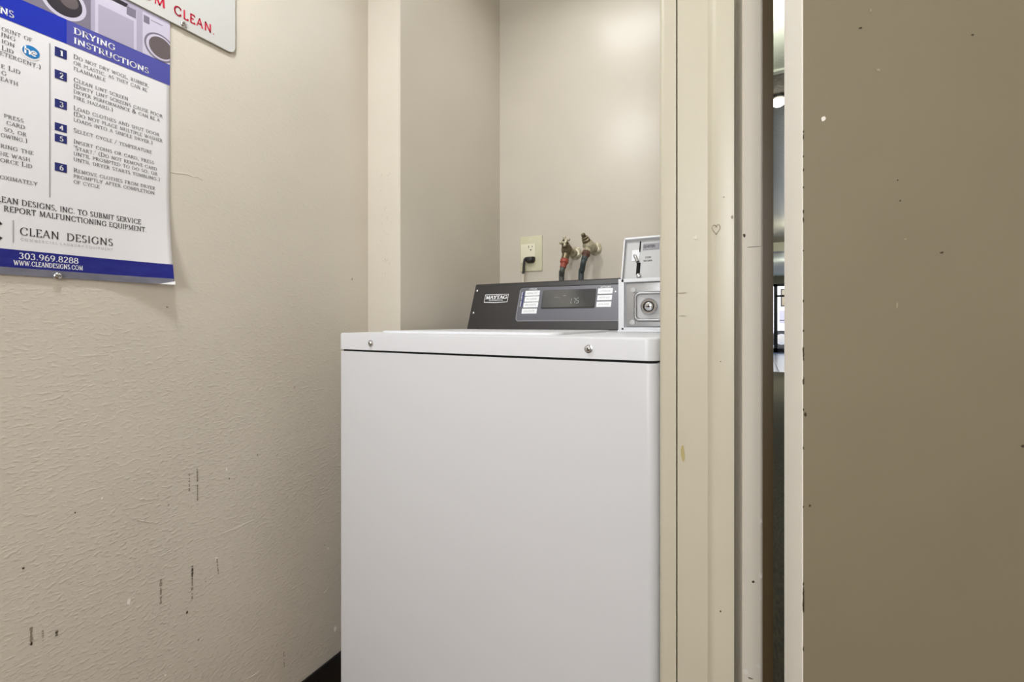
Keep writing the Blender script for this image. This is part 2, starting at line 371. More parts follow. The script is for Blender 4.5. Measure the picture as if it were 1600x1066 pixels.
# ================================================================== SETTING
XW = -0.932                     # left wall plane
YS = 0.911                      # wall stub facing the room
XA = tn(624) * YS               # alcove side wall
YB = XA / tn(781)               # alcove back wall
CH = 2.12
HC = 2.4
wall_left = struct(box('wall_left', XW - .12, XW, -1.7, YS + .02, 0, CH, 'wall'))
wl2 = struct(prism('wall_alcove_left', [(XW - .12, YS), (XA - .004, YS), (XA, YS + .004), (XA, YB + .1), (XW - .12, YB + .1)], 0, CH, 'wall2'))
wall_back = struct(box('wall_back', XA - .01, -0.03, YB, YB + .1, 0, CH, 'wall2'))
struct(box('wall_rear', XW - .12, 1.45, -1.7, -1.6, 0, CH, 'wall'))
fill_panel = empty('rear_fill_panel', (.17, -1.6, 1.45), None, None); fill_panel['kind'] = 'structure'  # made-up window frame around the added rear fill light
for (x0, x1, z0, z1) in ((-.16, -.11, .95, 1.95), (.45, .50, .95, 1.95), (-.16, .50, .95, 1.0), (-.16, .50, 1.9, 1.95)):
    box('fill_panel_bar', x0, x1, -1.6, -1.575, z0, z1, 'trim', fill_panel)
box('fill_panel_face', -.11, .45, -1.6, -1.59, 1.0, 1.9, 'sign', fill_panel)
struct(box('wall_right', 1.35, 1.45, -1.6, .9, 0, CH, 'wall'))
struct(box('floor', XW - .12, 1.45, -1.7, .9, -.05, 0, 'floor'))
struct(box('floor_alcove', XW - .12, -.08, .9, YB + .1, -.05, 0, 'floor'))
struct(box('ceiling', XW - .12, 1.45, -1.7, .9, CH, CH + .06, 'ceil'))
struct(box('ceiling_alcove', XW - .12, -.08, .9, YB + .1, CH, CH + .06, 'ceil'))
struct(box('wall_over_doorway', -.08, 1.55, .84, .9, CH + .06, HC + .06, 'hallwall'))
bb = box('baseboard_left', XW, XW + .006, -1.6, YS, 0, .1, 'base', r=.002)
struct(bb)

# partition between the alcove and the doorway: plaster end, then painted timber casing
YP = .62
a0 = tn(1030) * YP; a1 = tn(1056.3) * YP
r = .007
pl = [(a0, 1.44)] + [(a0 + r - r * math.cos(t), YP + r - r * math.sin(t)) for t in [PI / 2 * i / 8 for i in range(9)]] + [(a1, YP), (a1, 1.44)]
partition = struct(prism('wall_partition', pl, 0, CH, 'trim', smooth=True))
c0 = tn(1058.0) * YP; cb = tn(1105.5) * YP; ce = tn(1147) * .609
r = .0105
pl = [(c0, .66), (c0, YP + .0012), (c0 + .0008, YP), (cb, YP)]
pl += [(cb + .0030, YP - .0052), (cb + .0045, YP - .0076), (cb + .0064, YP - .0096), (cb + .0088, YP - .0109)]
pl += [(cb + .0125, YP - .0115), (ce - .003, YP - .0112), (ce, YP - .0108), (ce + .0005, .66)]
trim1 = struct(prism('trim_1', pl, 0, CH, 'trim', smooth=True, ang=40))
# frame: shaded return, face, rabbet and stop
f0 = tn(1162) * .775; f1 = tn(1190) * .775
pl = [(c0, .66), (ce - .0005, .66), (ce + .0003, .728), (f0 - .002, .776), (f0, .775), (f1 - .001, .775), (f1, .776), (f1, .83), (tn(1208) * .83 - .001, .83), (tn(1208) * .83, .831), (tn(1208) * .83, .9), (c0, .9)]
trim2 = struct(prism('trim_2', pl, 0, CH, 'trim2', smooth=False))
box('stop_shade_strip', tn(1191.5) * .83, tn(1208) * .83 + .0004, .8285, .835, 0, CH, 'stop_shade', trim2)  # added brown strip; the stop's shade is put into its colour
struct(box('wall_doorway_header', -.02, .72, .79, .9, 2.045, CH, 'wall'))
struct(box('wall_doorway_right', .72, 1.45, .79, .9, 0, CH, 'wall'))

# door, ajar towards the room
def rotz(p, c, a): return V((c[0] + (p[0] - c[0]) * math.cos(a) - (p[1] - c[1]) * math.sin(a), c[1] + (p[0] - c[0]) * math.sin(a) + (p[1] - c[1]) * math.cos(a)))
PH = math.radians(18); DY = .55
lc = V((tn(1253) * DY, DY)); dd = V((math.cos(PH), math.sin(PH))); dn = V((-math.sin(PH), math.cos(PH))); TH = .044; DL = .70
def dp(u, n): p = lc + dd * u + dn * n; return (p.x, p.y)
door = empty('door_1', (*dp(DL, 0), 0), None, None); door['kind'] = 'structure'
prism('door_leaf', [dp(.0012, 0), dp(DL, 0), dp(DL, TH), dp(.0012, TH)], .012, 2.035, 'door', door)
e = prism('door_edge', [dp(0, .0003), dp(.0003, -.0001), dp(.0012, .0001), dp(.0012, TH), dp(0, TH - .0006)], .012, 2.035, 'dooredge', door)
e['label'] = 'pale cream door edge with its light put into the colour'
for k, zz in enumerate((.25, 1.8)):
    lathe('hinge', [(.006, 0), (.006, .09)], (*dp(DL + .004, TH / 2), zz), (0, 0, 1), 'steel', door, 12)
# chips on door and frame
def chip(name, fn, u, v, w_, h_, m, parent, seed, lab=None):
    rnd = random.Random(seed); pts = []
    n = 9
    for i in range(n):
        a = 2 * PI * i / n; k = rnd.uniform(.6, 1.15); pts.append((u + w_ / 2 * k * math.cos(a), v + h_ / 2 * k * math.sin(a)))
    p = Print(fn); p.poly(pts); return p.build(name, m, parent, lab)
doorfn = lambda u, v: V((*dp(u, -.0006), v))
def door_uv(px, py):
    P = hit(px, py, (*dp(0, 0), 0), V((dn.x, dn.y, 0))); q = V((P.x, P.y)) - lc; return q.dot(dd), P.z
for i, (px, py, w_, h_, m) in enumerate(((1286, 186, .0045, .006, 'chiplight'), (1471, 395, .004, .0022, 'chipdark'), (1344, 44, .003, .002, 'chipdark'), (1519, 55, .003, .002, 'chipdark'), (1360, 16, .002, .004, 'doorchip'), (1372, 110, .003, .003, 'doorchip'), (1401, 477, .002, .007, 'doorchip'), (1402, 282, .002, .002, 'chipdark'), (1406, 314, .002, .002, 'chipdark'), (1265, 790, .003, .003, 'chipdark'), (1414, 374, .002, .002, 'doorchip'), (1258, 648, .003, .005, 'chipdark'), (1597, 697, .004, .003, 'chipdark'))):
    u, v = door_uv(px, py); chip('paint_chip', doorfn, u, v, w_, h_, m, door, i)
for i, (py, h_) in enumerate(((206, .004), (214, .007), (293, .003), (331, .005), (344, .008), (392, .002), (517, .004), (549, .014), (560, .008), (596, .01), (700, .004), (792, .003), (912, .006), (925, .014), (938, .026), (950, .012), (1013, .007), (245, .003), (266, .004), (470, .004), (640, .004))):
    u, v = door_uv(1254, py); chip('edge_chip', doorfn, .0012, v, .0013 if h_ < .01 else .0019, h_ * .9, 'chipdark', door, 50 + i)

# marks on the trims
trimfn = lambda u, v: V((u, YP - .0006, v)); trimfn2 = lambda u, v: V((u, YP - .0118, v)); framefn = lambda u, v: V((u, .7744, v))
def uvY(px, py, Y): P = hit(px, py, (0, Y, 0), V((0, 1, 0))); return P.x, P.z
for i, (px, py, w_, h_, m, fn, Y, par) in enumerate((
    (1067, 708, .006, .022, 'stain', trimfn, YP, trim1), (1087, 371, .005, .006, 'trimchip', trimfn, YP, trim1),
    (1066, 458, .014, .0012, 'scuff', trimfn, YP, trim1), (1066, 494, .012, .0012, 'scuff', trimfn, YP, trim1),
    (1131, 308, .002, .002, 'scuff', trimfn2, YP - .011, trim1), (1144, 340, .003, .005, 'scuff', trimfn2, YP - .011, trim1),
    (1126, 955, .002, .003, 'chipdark', trimfn2, YP - .011, trim1), (1126, 565, .002, .002, 'scuff', trimfn2, YP - .011, trim1),
    (1177, 909, .004, .005, 'chipdark', framefn, .775, trim2), (1163, 368, .004, .007, 'chipdark', framefn, .775, trim2),
    (1166, 1050, .010, .008, 'chiplight', framefn, .775, trim2), (1185, 1042, .007, .006, 'chiplight', framefn, .775, trim2),
    (1173, 1060, .009, .003, 'scuff', framefn, .775, trim2), (1177, 386, .026, .0012, 'scuff', framefn, .775, trim2),
    (1188, 815, .004, .010, 'chiplight', framefn, .775, trim2), (1188, 900, .004, .012, 'chiplight', framefn, .775, trim2), (1188, 935, .003, .007, 'chiplight', framefn, .775, trim2))):
    u, v = uvY(px, py, Y); chip('paint_chip' if 'chip' in m else 'scuff', fn, u, v, w_, h_, m, par, 90 + i)
# heart-shaped scratch on the casing
p = Print(trimfn2); u, v = uvY(1119, 358, YP - .011)
ht = [(.0045 * math.sin(t) ** 3, .0072 * (13 * math.cos(t) - 5 * math.cos(2 * t) - 2 * math.cos(3 * t) - math.cos(4 * t)) / 17) for t in [2 * PI * i / 28 for i in range(29)]]
for a, b in zip(ht, ht[1:]):
    d = V((b[0] - a[0], b[1] - a[1]));
    if d.length < 1e-7: continue
    n = V((-d.y, d.x)).normalized() * .00045; p.poly([(u + a[0] + n.x, v + a[1] + n.y), (u + a[0] - n.x, v + a[1] - n.y), (u + b[0] - n.x, v + b[1] - n.y), (u + b[0] + n.x, v + b[1] + n.y)])
p.build('heart_scratch', 'scuff', trim1)
# raised paint lip along the casing edge (tiny chips)
rnd = random.Random(7)

# marks on the left wall
wallfn = lambda u, v: V((XW + .0006, u, v))
def uvW(px, py): P = hit(px, py, (XW, 0, 0), V((1, 0, 0))); return P.y, P.z
def streak(px0, py0, px1, py1, w_, m, seed):
    (u0, v0), (u1, v1) = uvW(px0, py0), uvW(px1, py1); rnd = random.Random(seed); n = 14; p = Print(wallfn)
    for i in range(n):
        if rnd.random() < .22: continue
        t0, t1 = i / n, (i + .85) / n; ww = 1.5 * w_ * rnd.uniform(.35, 1)
        p.poly([(u0 + (u1 - u0) * t0 - ww / 2, v0 + (v1 - v0) * t0), (u0 + (u1 - u0) * t0 + ww / 2, v0 + (v1 - v0) * t0), (u0 + (u1 - u0) * t1 + ww / 2, v0 + (v1 - v0) * t1), (u0 + (u1 - u0) * t1 - ww / 2, v0 + (v1 - v0) * t1)])
    return p.build('scuff', m, wall_left)
for i, s in enumerate(((295.5, 735, 295.5, 768, .0022, 'scuff'), (308, 728, 308.5, 787, .0022, 'scuff'), (251, 905, 251, 944, .0028, 'scuff'), (300.5, 883, 300, 905, .003, 'chipdark'), (300, 905, 300, 936, .0028, 'scuff'), (338.5, 873, 341, 897, .0022, 'scuff'), (48.5, 978, 48.5, 1008, .0025, 'scuff'), (66.5, 985, 67, 1002, .002, 'scuff'), (88.5, 985, 88, 994, .003, 'chipdark'), (443, 1018, 444, 1042, .002, 'scuff'))):
    streak(*s, 200 + i)
for i, (px, py, w_, h_, m) in enumerate(((338.5, 873, .004, .007, 'chiplight'), (201, 940, .004, .008, 'chiplight'), (523, 983, .006, .011, 'chiplight'), (512.5, 857, .003, .004, 'chiplight'), (49, 1006, .003, .006, 'chipdark'), (292, 957, .004, .007, 'chipdark'), (117, 801, .002, .003, 'chipdark'), (358, 748, .003, .003, 'chipdark'), (402, 711, .0025, .005, 'scuff'), (354, 733, .002, .006, 'chiplight'), (550, 436, .004, .008, 'scuff'), (261, 480, .004, .004, 'scuff'), (36, 888, .003, .004, 'chipdark'), (159, 779, .002, .003, 'chiplight'), (263, 789, .003, .004, 'scuff'), (258, 1055, .003, .004, 'chiplight'), (507, 852, .003, .004, 'scuff'), (321, 909, .002, .002, 'chipdark'), (460, 605, .003, .004, 'scuff'), (310, 1000, .003, .004, 'scuff'))):
    u, v = uvW(px, py); chip('wall_chip', wallfn, u, v, w_ * (1.6 if m == 'chiplight' else 1), h_ * (1.4 if m == 'chiplight' else 1), m, wall_left, 300 + i)
# small ridges of old tape and paint: real relief
def ridge(px0, py0, px1, py1, r_):
    a, b = uvW(px0, py0), uvW(px1, py1); pts = []
    for i in range(5):
        t = i / 4; pts.append((XW - r_ * .4, a[0] + (b[0] - a[0]) * t + random.uniform(-.001, .001), a[1] + (b[1] - a[1]) * t + random.uniform(-.0015, .0015)))
    tube('paint_ridge', pts, r_, 'wall', wall_left, 6)
ridge(266, 268, 298, 274, .0012); ridge(298, 274, 316, 281, .0009); ridge(340, 838, 398, 812, .0010)
ridge(218, 780, 238, 782, .0014); ridge(215, 813, 240, 816, .0013); ridge(506, 928, 514, 918, .0016); ridge(385, 1062, 404, 1050, .0014)
# faint cracks along the plaster strip beside the alcove
p = Print(lambda u, v: V((u, YS - .0005, v))); rnd = random.Random(3)
for k in range(26):
    px, py = 602 + rnd.gauss(0, 4), rnd.uniform(265, 430); u, v = uvY(px, py, YS); a = rnd.uniform(-.9, .9); l = rnd.uniform(.003, .008)
    dx, dz = math.sin(a) * l, math.cos(a) * l; p.poly([(u, v), (u + .0006, v), (u + dx + .0006, v + dz), (u + dx, v + dz)])
o = p.build('hairline_cracks', 'scuff', wl2); o['kind'] = 'stuff'

# ================================================================== HALLWAY AND OUTSIDE, seen through the gap
struct(box('wall_hall_left', -.08, .0, .9, 16.2, 0, 3, 'hallwall'))
struct(box('wall_hall_right', 1.45, 1.55, .9, 16.2, 0, 3, 'hallwall'))
struct(box('floor_hall', -.08, 1.55, .9, 9.95, -.05, 0, 'carpet'))
lob = struct(box('floor_lobby', -.08, 1.55, 9.95, 16.2, -.06, -.008, 'grout'))
k = 0
for i in range(4):
    for j in range(14):
        x0 = .0 + i * .40; y0 = 9.96 + j * .45
        if y0 + .44 > 16.25: continue
        box('tile', x0 + .004, x0 + .395, y0 + .004, min(y0 + .443, 16.19), -.02, 0, 'tile', lob)
struct(box('ceiling_hall_near', -.08, 1.55, .9, 3.06, HC, HC + .06, 'halldrop'))
struct(box('ceiling_hall', -.08, 1.55, 3.06, 9.7, HC + .012, HC + .06, 'hallceil'))
struct(box('trim_3', -.08, 1.55, 3.04, 3.08, HC - .012, HC + .012, 'halldrop'))
struct(box('ceiling_beam', -.08, 1.55, 9.7, 10.0, 2.25, HC + .06, 'hallwall'))
struct(box('ceiling_lobby', -.08, 1.55, 10.0, 16.2, 2.36, HC + .06, 'halldrop'))
struct(box('wall_lobby_end', -.08, 1.55, 16.2, 16.3, 2.12, HC + .06, 'hallwall'))
hl = empty('hall_ceiling_light', (.30, 3.7, HC), 'small lit dome lamp on the tan hallway ceiling, seen through the door gap', 'ceiling light')
hl.location = (.135, 3.45, HC + .012)
lathe('base', [(.05, 0), (.052, .012), (.04, .02)], (.135, 3.45, HC + .012), (0, 0, -1), 'steel', hl)
lathe('lit_dome', [(.036, .018), (.042, .03), (.038, .048), (.02, .06), (.001, .064)], (.135, 3.45, HC + .012), (0, 0, -1), 'bulb', hl)
# fixtures outside the frame; alcove and hall ones are added for fill lights
for nm, x, y, sx, sy, lab in (('ceiling_light', -.63, .22, .26, .26, 'square ceiling fixture over the laundry room above the left wall'), ('ceiling_light', -.40, 1.12, .3, .24, 'added housing of the alcove fill light over the washer')):
    t = empty(nm, (x, y, CH), lab, 'ceiling light')
    box('housing', x - sx / 2, x + sx / 2, y - sy / 2, y + sy / 2, CH - .05, CH, 'enamel', t, r=.004)
for x, y, lab in ((.05, 2.35, 'added fitting of the unseen fill light at the near end of the hallway'), (.75, 7.9, 'added fitting of the unseen fill light in the middle of the hallway'), (.75, 12, 'added fitting of the unseen fill light in the lobby by the glass door')):
    t = empty('fill_light_fitting', (x, y, HC), lab, 'pendant lamp'); lathe('ceiling_plate', [(.02, 0), (.02, .015)], (x, y, HC), (0, 0, -1), 'steel', t)
    lathe('stem', [(.006, .01), (.006, .16)], (x, y, HC), (0, 0, -1), 'steel', t, 10)
# glass entrance door at the end
ed = empty('door_2', (.6, 16.2, 0), None, None); ed['kind'] = 'structure'
bm = bmesh.new()
xm = tn(1212) * 16.2
for (x0, x1, z0, z1) in ((-.0, .06, 0, 2.12), (xm - .05, xm + .05, 0, 2.12), (1.40, 1.45, 0, 2.12), (0, 1.45, 2.05, 2.12), (0, 1.45, 0, .14), (xm, 1.45, 1.72, 1.78)):
    bm_box(bm, x0, x1, 16.2, 16.26, z0, z1)
bmobj('door_frame', bm, 'bronze', ed)
box('pane', .06, xm - .05, 16.225, 16.235, .14, 2.05, 'glass', ed)
box('pane', xm + .05, 1.40, 16.225, 16.235, .14, 1.72, 'glass', ed)
box('pane', xm + .05, 1.40, 16.225, 16.235, 1.78, 2.05, 'glass', ed)
tube('push_bar', [(xm + .1, 16.15, 1.0), (1.32, 16.15, 1.0)], .012, 'bronze', ed)
struct(box('ground', -25, 35, 16.3, 60, -.06, -.01, 'snow'))
fb = empty('street_building', (4, 27, 0), 'pale rendered building across the street, seen through the glass door', 'building')
box('wall', -12, 16, 27, 33, 0, 7, 'facade', fb)
for xx in (-5, -1.5, 1.15, 4.5, 8):
    f = box('window', xx, xx + .9, 26.93, 27.03, 1.75, 2.65, 'bronze', fb); box('pane', xx + .06, xx + .84, 26.9, 26.95, 1.81, 2.59, 'carglass', f)
sb = box('sign_board', 1.1, 2.0, 26.9, 26.98, .9, 1.55, 'greyband', fb)
# parked car
car = empty('parked_car', (2.6, 20, 0), 'white parked car on the street, wheel seen through the glass door', 'car')
side = [(0, .35), (.02, .62), (.15, .78), (1.15, .92), (1.85, 1.38), (2.2, 1.46), (3.2, 1.44), (3.9, 1.02), (4.35, .95), (4.42, .55), (4.38, .3)]
for (cx) in (3.6, .85):
    pts = [(cx + .40 * math.cos(a), .32 + .40 * math.sin(a)) for a in [PI * i / 12 for i in range(13)]]
    side += [(cx + .40, .22)] + pts + [(cx - .40, .22)]
bm = bmesh.new(); fr = [bm.verts.new((x, 19.2, z)) for x, z in side]; bk = [bm.verts.new((x, 20.9, z)) for x, z in side]
bm.faces.new(fr); bm.faces.new(bk)
for i in range(len(side)): j = (i + 1) % len(side); bm.faces.new((fr[i], fr[j], bk[j], bk[i]))
cb_ = bmobj('body', bm, 'carwhite', car)
for wx in (.85, 3.6):
    wh = lathe('wheel', [(.20, 0), (.30, 0), (.33, .03), (.33, .17), (.30, .2), (.2, .2)], (wx, 19.2, .32), (0, 1, 0), 'tyre', car)
    lathe('hubcap', [(.20, -.01), (.19, -.02), (.05, -.03)], (wx, 19.2, .32), (0, 1, 0), 'steel', wh)
mesh('side_window', [(1.3, 19.18, .96), (2.3, 19.18, .98), (2.3, 19.18, 1.38), (1.9, 19.18, 1.34)], [(0, 1, 2, 3)], 'carglass', car)
mesh('side_window', [(2.4, 19.18, .98), (3.6, 19.18, 1.02), (3.15, 19.18, 1.38), (2.4, 19.18, 1.38)], [(0, 1, 2, 3)], 'carglass', car)

# ================================================================== WASHING MACHINE
WX0, WX1, WY0, WY1 = -.7775, -.1215, .676, 1.335
LZ0, LZ1 = .880, .914
wm = empty('washing_machine', ((WX0 + WX1) / 2, 1.0, 0), 'white top-loading coin washer with dark control console standing in the alcove', 'washing machine')
prism('body', rrect(WX0 + .001, WX1 - .001, WY0 + .001, WY1, (.010, .018, .01, .01)), .02, LZ0 - .004, 'enamel2', wm, smooth=True, bev=.0015)
prism('gap_core', rrect(WX0 + .006, WX1 - .006, WY0 + .006, WY1 - .01, (.006, .014, .006, .006)), LZ0 - .01, LZ0 + .004, 'dark', wm)['label'] = 'dark seam under the top panel'
prism('top_panel', rrect(WX0, WX1, WY0, WY1, (.012, .022, .012, .012)), LZ0, LZ1, 'enamel', wm, smooth=True, bev=.004)
lid = prism('lid', rrect(WX0 + .06, -.30, WY0 + .05, 1.06, (.03, .03, .02, .02)), LZ1, LZ1 + .004, 'enamel', wm, smooth=True, bev=.0025)
for x in (WX0 + .06, WX1 - .06):
    for y in (WY0 + .06, WY1 - .06):
        lathe('foot', [(.018, 0), (.022, .004), (.018, .012), (.008, .014), (.008, .03)], (x, y, 0), (0, 0, 1), 'black', wm)
for px, py in ((579.5, 536.5), (919.5, 545.2)):
    P = hit(px, py, (0, WY0, 0), V((0, 1, 0)))
    s = lathe('screw', [(.0066, -.0002), (.0066, .0012), (.0050, .0016), (.0046, .0030), (.003, .0042), (.0012, .0044)], P, (0, -1, 0), 'chrome', wm)
    lathe('screw_recess', [(.0013, 0), (.0013, .0003)], P + V((0, -.0042, 0)), (0, -1, 0), 'dark', s, 6)

# console: leaning plane
KY0, KY1, KZ0, KZ1 = 1.087, 1.1335, .916, 1.048
KX0 = -.725; KX1 = tn(966) * 1.034 - .002
kv = V((0, KY1 - KY0, KZ1 - KZ0)).normalized(); kn = V((0, -kv.z, kv.y))          # up the slope, outward normal
KO = V((0, KY0, KZ0))
def KP(u, v, lift=0): return KO + V((u, 0, 0)) + kv * v + kn * lift
def kuv(px, py): P = hit(px, py, KO, kn) - KO; return P.x, P.dot(kv)
def kfn(lift): return lambda u, v: KP(u, v, lift)
console_pts = [(KY0, KZ0), (KY0 - .001, KZ0 + .003), (KY1 - .001, KZ1 - .003), (KY1 + .003, KZ1), (1.205, KZ1 - .004), (1.215, KZ0)]
bm = bmesh.new(); A_ = [bm.verts.new((KX0, y, z)) for y, z in console_pts]; B_ = [bm.verts.new((KX1, y, z)) for y, z in console_pts]
bm.faces.new(A_); bm.faces.new(B_)
for i in range(len(A_)): j = (i + 1) % len(A_); bm.faces.new((A_[i], A_[j], B_[j], B_[i]))
con = bmobj('console', bm, 'console', wm)
con['label'] = 'charcoal control console with white lettering'
base_strip = box('console_base', KX0 + .01, KX1, KY0 - .012, 1.22, LZ1 + .0005, KZ0 + .0005, 'steel2', wm)
# raised rounded inset
def kplate(name, pts, l0, l1, m, parent, bev=.0008):
    bm = bmesh.new(); lo = [bm.verts.new(KP(u, v, l0)) for u, v in pts]; hi = [bm.verts.new(KP(u, v, l1)) for u, v in pts]; n = len(pts)
    bm.faces.new(lo); t = bm.faces.new(hi)
    for i in range(n): bm.faces.new((lo[i], lo[(i + 1) % n], hi[(i + 1) % n], hi[i]))
    if bev: bmesh.ops.bevel(bm, geom=list(t.edges), offset=bev, segments=2, affect='EDGES')
    return bmobj(name, bm, m, parent, True, 30)
uL = (kuv(814.5, 451)[0] + kuv(805.8, 500)[0]) / 2; vB = kuv(860, 502)[1]; vT = kuv(860, 449.2)[1]
kplate('inset_groove', rrect(uL - .0022, KX1 - .0005, vB - .0035, vT + .0032, (.008, 0, 0, .008)), -.001, .0004, 'dark', con, 0)
kplate('inset_edge', rrect(uL - .001, KX1 - .0005, vB - .001, vT + .0006, (.008, 0, 0, .008)), 0, .0020, 'bezel', con)
kplate('inset_panel', rrect(uL + .0012, KX1 - .0005, vB + .0012, vT - .0006, (.007, 0, 0, .007)), .0012, .0024, 'console2', con, .0004)
# display
d0, d1 = kuv(847.5, 476)[0], kuv(929.5, 468)[0]; e0, e1 = kuv(890, 481)[1], kuv(890, 454)[1]
kplate('display_frame', rrect(d0 - .002, d1 + .0025, e0 - .003, e1 + .0015, (.003,) * 4), .002, .0032, 'black', con, .0006)
dsp = kplate('display', rrect(d0, d1, e0, e1, (.002,) * 4), .003, .0046, 'disp', con, .0008)
P = Print(kfn(.0049))
u0, v0 = kuv(889, 476.5); u1 = kuv(906, 475)[0]
def seg7(P, u, v, w_, h_, on, t):
    S = {'a': [(0, 1), (1, 1)], 'b': [(1, 1), (1, .5)], 'c': [(1, .5), (1, 0)], 'd': [(0, 0), (1, 0)], 'e': [(0, .5), (0, 0)], 'f': [(0, 1), (0, .5)], 'g': [(0, .5), (1, .5)]}
    for s_ in on:
        (a, b), (c, d) = S[s_]; x0, y0, x1, y1 = u + a * w_ + b * h_ * .1, v + b * h_, u + c * w_ + d * h_ * .1, v + d * h_
        if y0 == y1: P.poly([(x0 + t * .6, y0 - t / 2), (x1 - t * .6, y0 - t / 2), (x1 - t * .6, y0 + t / 2), (x0 + t * .6, y0 + t / 2)])
        else: P.poly([(x0 - t / 2, y0 - t * .6), (x0 + t / 2, y0 - t * .6), (x1 + t / 2, y1 + t * .6), (x1 - t / 2, y1 + t * .6)])
dh = kuv(900, 467)[1] - kuv(900, 474.8)[1]; v0 = kuv(900, 474.8)[1]; dw = dh * .44
du = kuv(892.5, 475)[0]
seg7(P, du - dw, v0, dw, dh, 'bc', dh * .09)
P.disc(du + dw * .32, v0, dh * .07, dh * .07, 8)
seg7(P, du + dw * .75, v0, dw, dh, 'abc', dh * .09)
seg7(P, du + dw * 2.3, v0, dw, dh, 'afgcd', dh * .09)
P.build('digits', 'led', dsp)
P = Print(kfn(.0049)); u, v = kuv(867, 467); P.text('VEHICLE'.replace('VEHICLE', 'PRICE'), u, u + .016, v, .0028, serif=0); u, v = kuv(880, 464); P.text('ADD', u, u + .010, v, .0024, serif=0, wx=.09, wy=.08)
P.build('display_caption', 'grey_print', dsp)
# buttons
def button(px0, px1, pyt, pyb, txt):
    pm = (px0 + px1) / 2; ym = (pyt + pyb) / 2
    a, b = kuv(px0, ym)[0], kuv(px1, ym)[0]; c, d = kuv(pm, pyb)[1], kuv(pm, pyt)[1]
    k = kplate('button', rrect(a, b, c, d, (.001,) * 4, 3), .002, .0036, 'button', con, .0005)
    P = Print(kfn(.0039)); w_ = b - a; P.text(txt, a + w_ * .14, b - w_ * .14, c + (d - c) * .32, (d - c) * .34, serif=0, wx=.05, wy=.05); P.build('lettering', 'inkgrey', k)
for (x0, x1, t, b, s_) in ((821.6, 843.9, 455.0, 462.9, 'NORMAL HOT'), (820.6, 842.7, 464.0, 472.2, 'WARM'), (818.6, 841.4, 473.2, 481.2, 'BRIGHTS'), (816.0, 839.4, 482.9, 490.8, 'DELICATE')): button(x0, x1, t, b, s_)
for (x0, x1, t, b, s_) in ((934.9, 957.8, 451.2, 459.8, 'SUPERWASH'), (933.9, 956.6, 461.9, 470.0, 'PREWASH'), (932.5, 955.5, 472.0, 480.4, 'EXTRA RINSE')): button(x0, x1, t, b, s_)
P = Print(kfn(.0028))
def ktext(P, s_, px0, px1, py, cap, **k):
    a = kuv(px0, py); b = kuv(px1, py); P.text(s_, a[0], b[0], (a[1] + b[1]) / 2, cap, **k)
ktext(P, 'CYCLES', 828, 839.5, 453.2, .0036, serif=0, wx=.1, wy=.08); P.build('lettering', 'white', con); P = Print(kfn(.0028)); ktext(P, 'OPTIONS', 939, 955, 450.2, .0036, serif=0, wx=.1, wy=.08)
P.build('lettering', 'white', con)
P = Print(kfn(.0028)); a = kuv(818.6, 457); b = kuv(815.4, 480)
P.poly([(a[0] - .0010, b[1]), (a[0] + .0028, b[1]), (a[0] + .0028, a[1]), (a[0] - .0010, a[1])]); P.build('blue_stripe', 'navy', con)
P = Print(kfn(.003)); uu = a[0] - .0012; qs, w_ = word_polys('SOIL LEVEL', serif=0, wx=.1, wy=.09)
hgt = a[1] - b[1]
for q in qs: P.poly([(uu - p_[1] * .0032, b[1] + p_[0] / w_ * hgt) for p_ in q])
P.build('side_lettering', 'white', con)
for px, py in ((745.6, 454.6), (739.6, 489.2)):
    u, v = kuv(px, py); lathe('console_screw', [(.0038, 0), (.0036, .001), (.0018, .002)], KP(u, v), kn, 'chrome', con, 14)
# brand badge
c1, c2 = kuv(757.6, 466), kuv(794.0, 466); t_, b_ = kuv(776, 460.2)[1], kuv(776, 472.6)[1]
P = Print(kfn(.0009)); x0, x1 = c1[0], c2[0]; xm_ = (x0 + x1) / 2; sag = .0016
outer = [(x0, b_), (xm_, b_ - sag), (x1, b_), (x1, t_), (x0, t_)]
th = .0015
P.poly([(x0, b_), (xm_, b_ - sag), (xm_, b_ - sag + th * 1.2), (x0, b_ + th)]); P.poly([(xm_, b_ - sag), (x1, b_), (x1, b_ + th), (xm_, b_ - sag + th * 1.2)])
P.poly([(x0, t_ - th), (x1, t_ - th), (x1, t_), (x0, t_)]); P.poly([(x0, b_), (x0 + th, b_), (x0 + th, t_), (x0, t_)]); P.poly([(x1 - th, b_), (x1, b_), (x1, t_), (x1 - th, t_)])
hh = t_ - b_
P.text('MAYTAG', x0 + .004, x1 - .004, b_ + hh * .42, hh * .42, wx=.13, wy=.05, serif=.09, track=.02)
P.text('COMMERCIAL', x0 + (x1 - x0) * .2, x1 - (x1 - x0) * .2, b_ + hh * .2, hh * .13, wx=.1, wy=.09, serif=0)
P.build('brand_badge', 'white', con)
P = Print(kfn(.0009)); K9 = dict(serif=0, wx=.085, wy=.08)
ktext(P, 'INSTRUCTIONS', 750, 766.6, 499.9, .0030, **K9)
a = kuv(771.0, 493.2); b = kuv(769.2, 505.5); P.poly([(b[0], b[1]), (b[0] + .0009, b[1]), (b[0] + .0009, a[1]), (b[0], a[1])])
for i, (n_, s_, x1_) in enumerate((('1', 'Select CYCLE', 792), ('2', 'Select OPTIONS', 795), ('3', 'Insert PAYMENT', 794), ('4', 'Press START', 789.5))):
    y = 495.4 + i * 3.45; ktext(P, n_, 773.2 - i * .4, 774.4 - i * .4, y, .0028, **K9); ktext(P, s_, 777 - i * .5, x1_, y, .0028, **K9)
P.build('instruction_lettering', 'white', con)
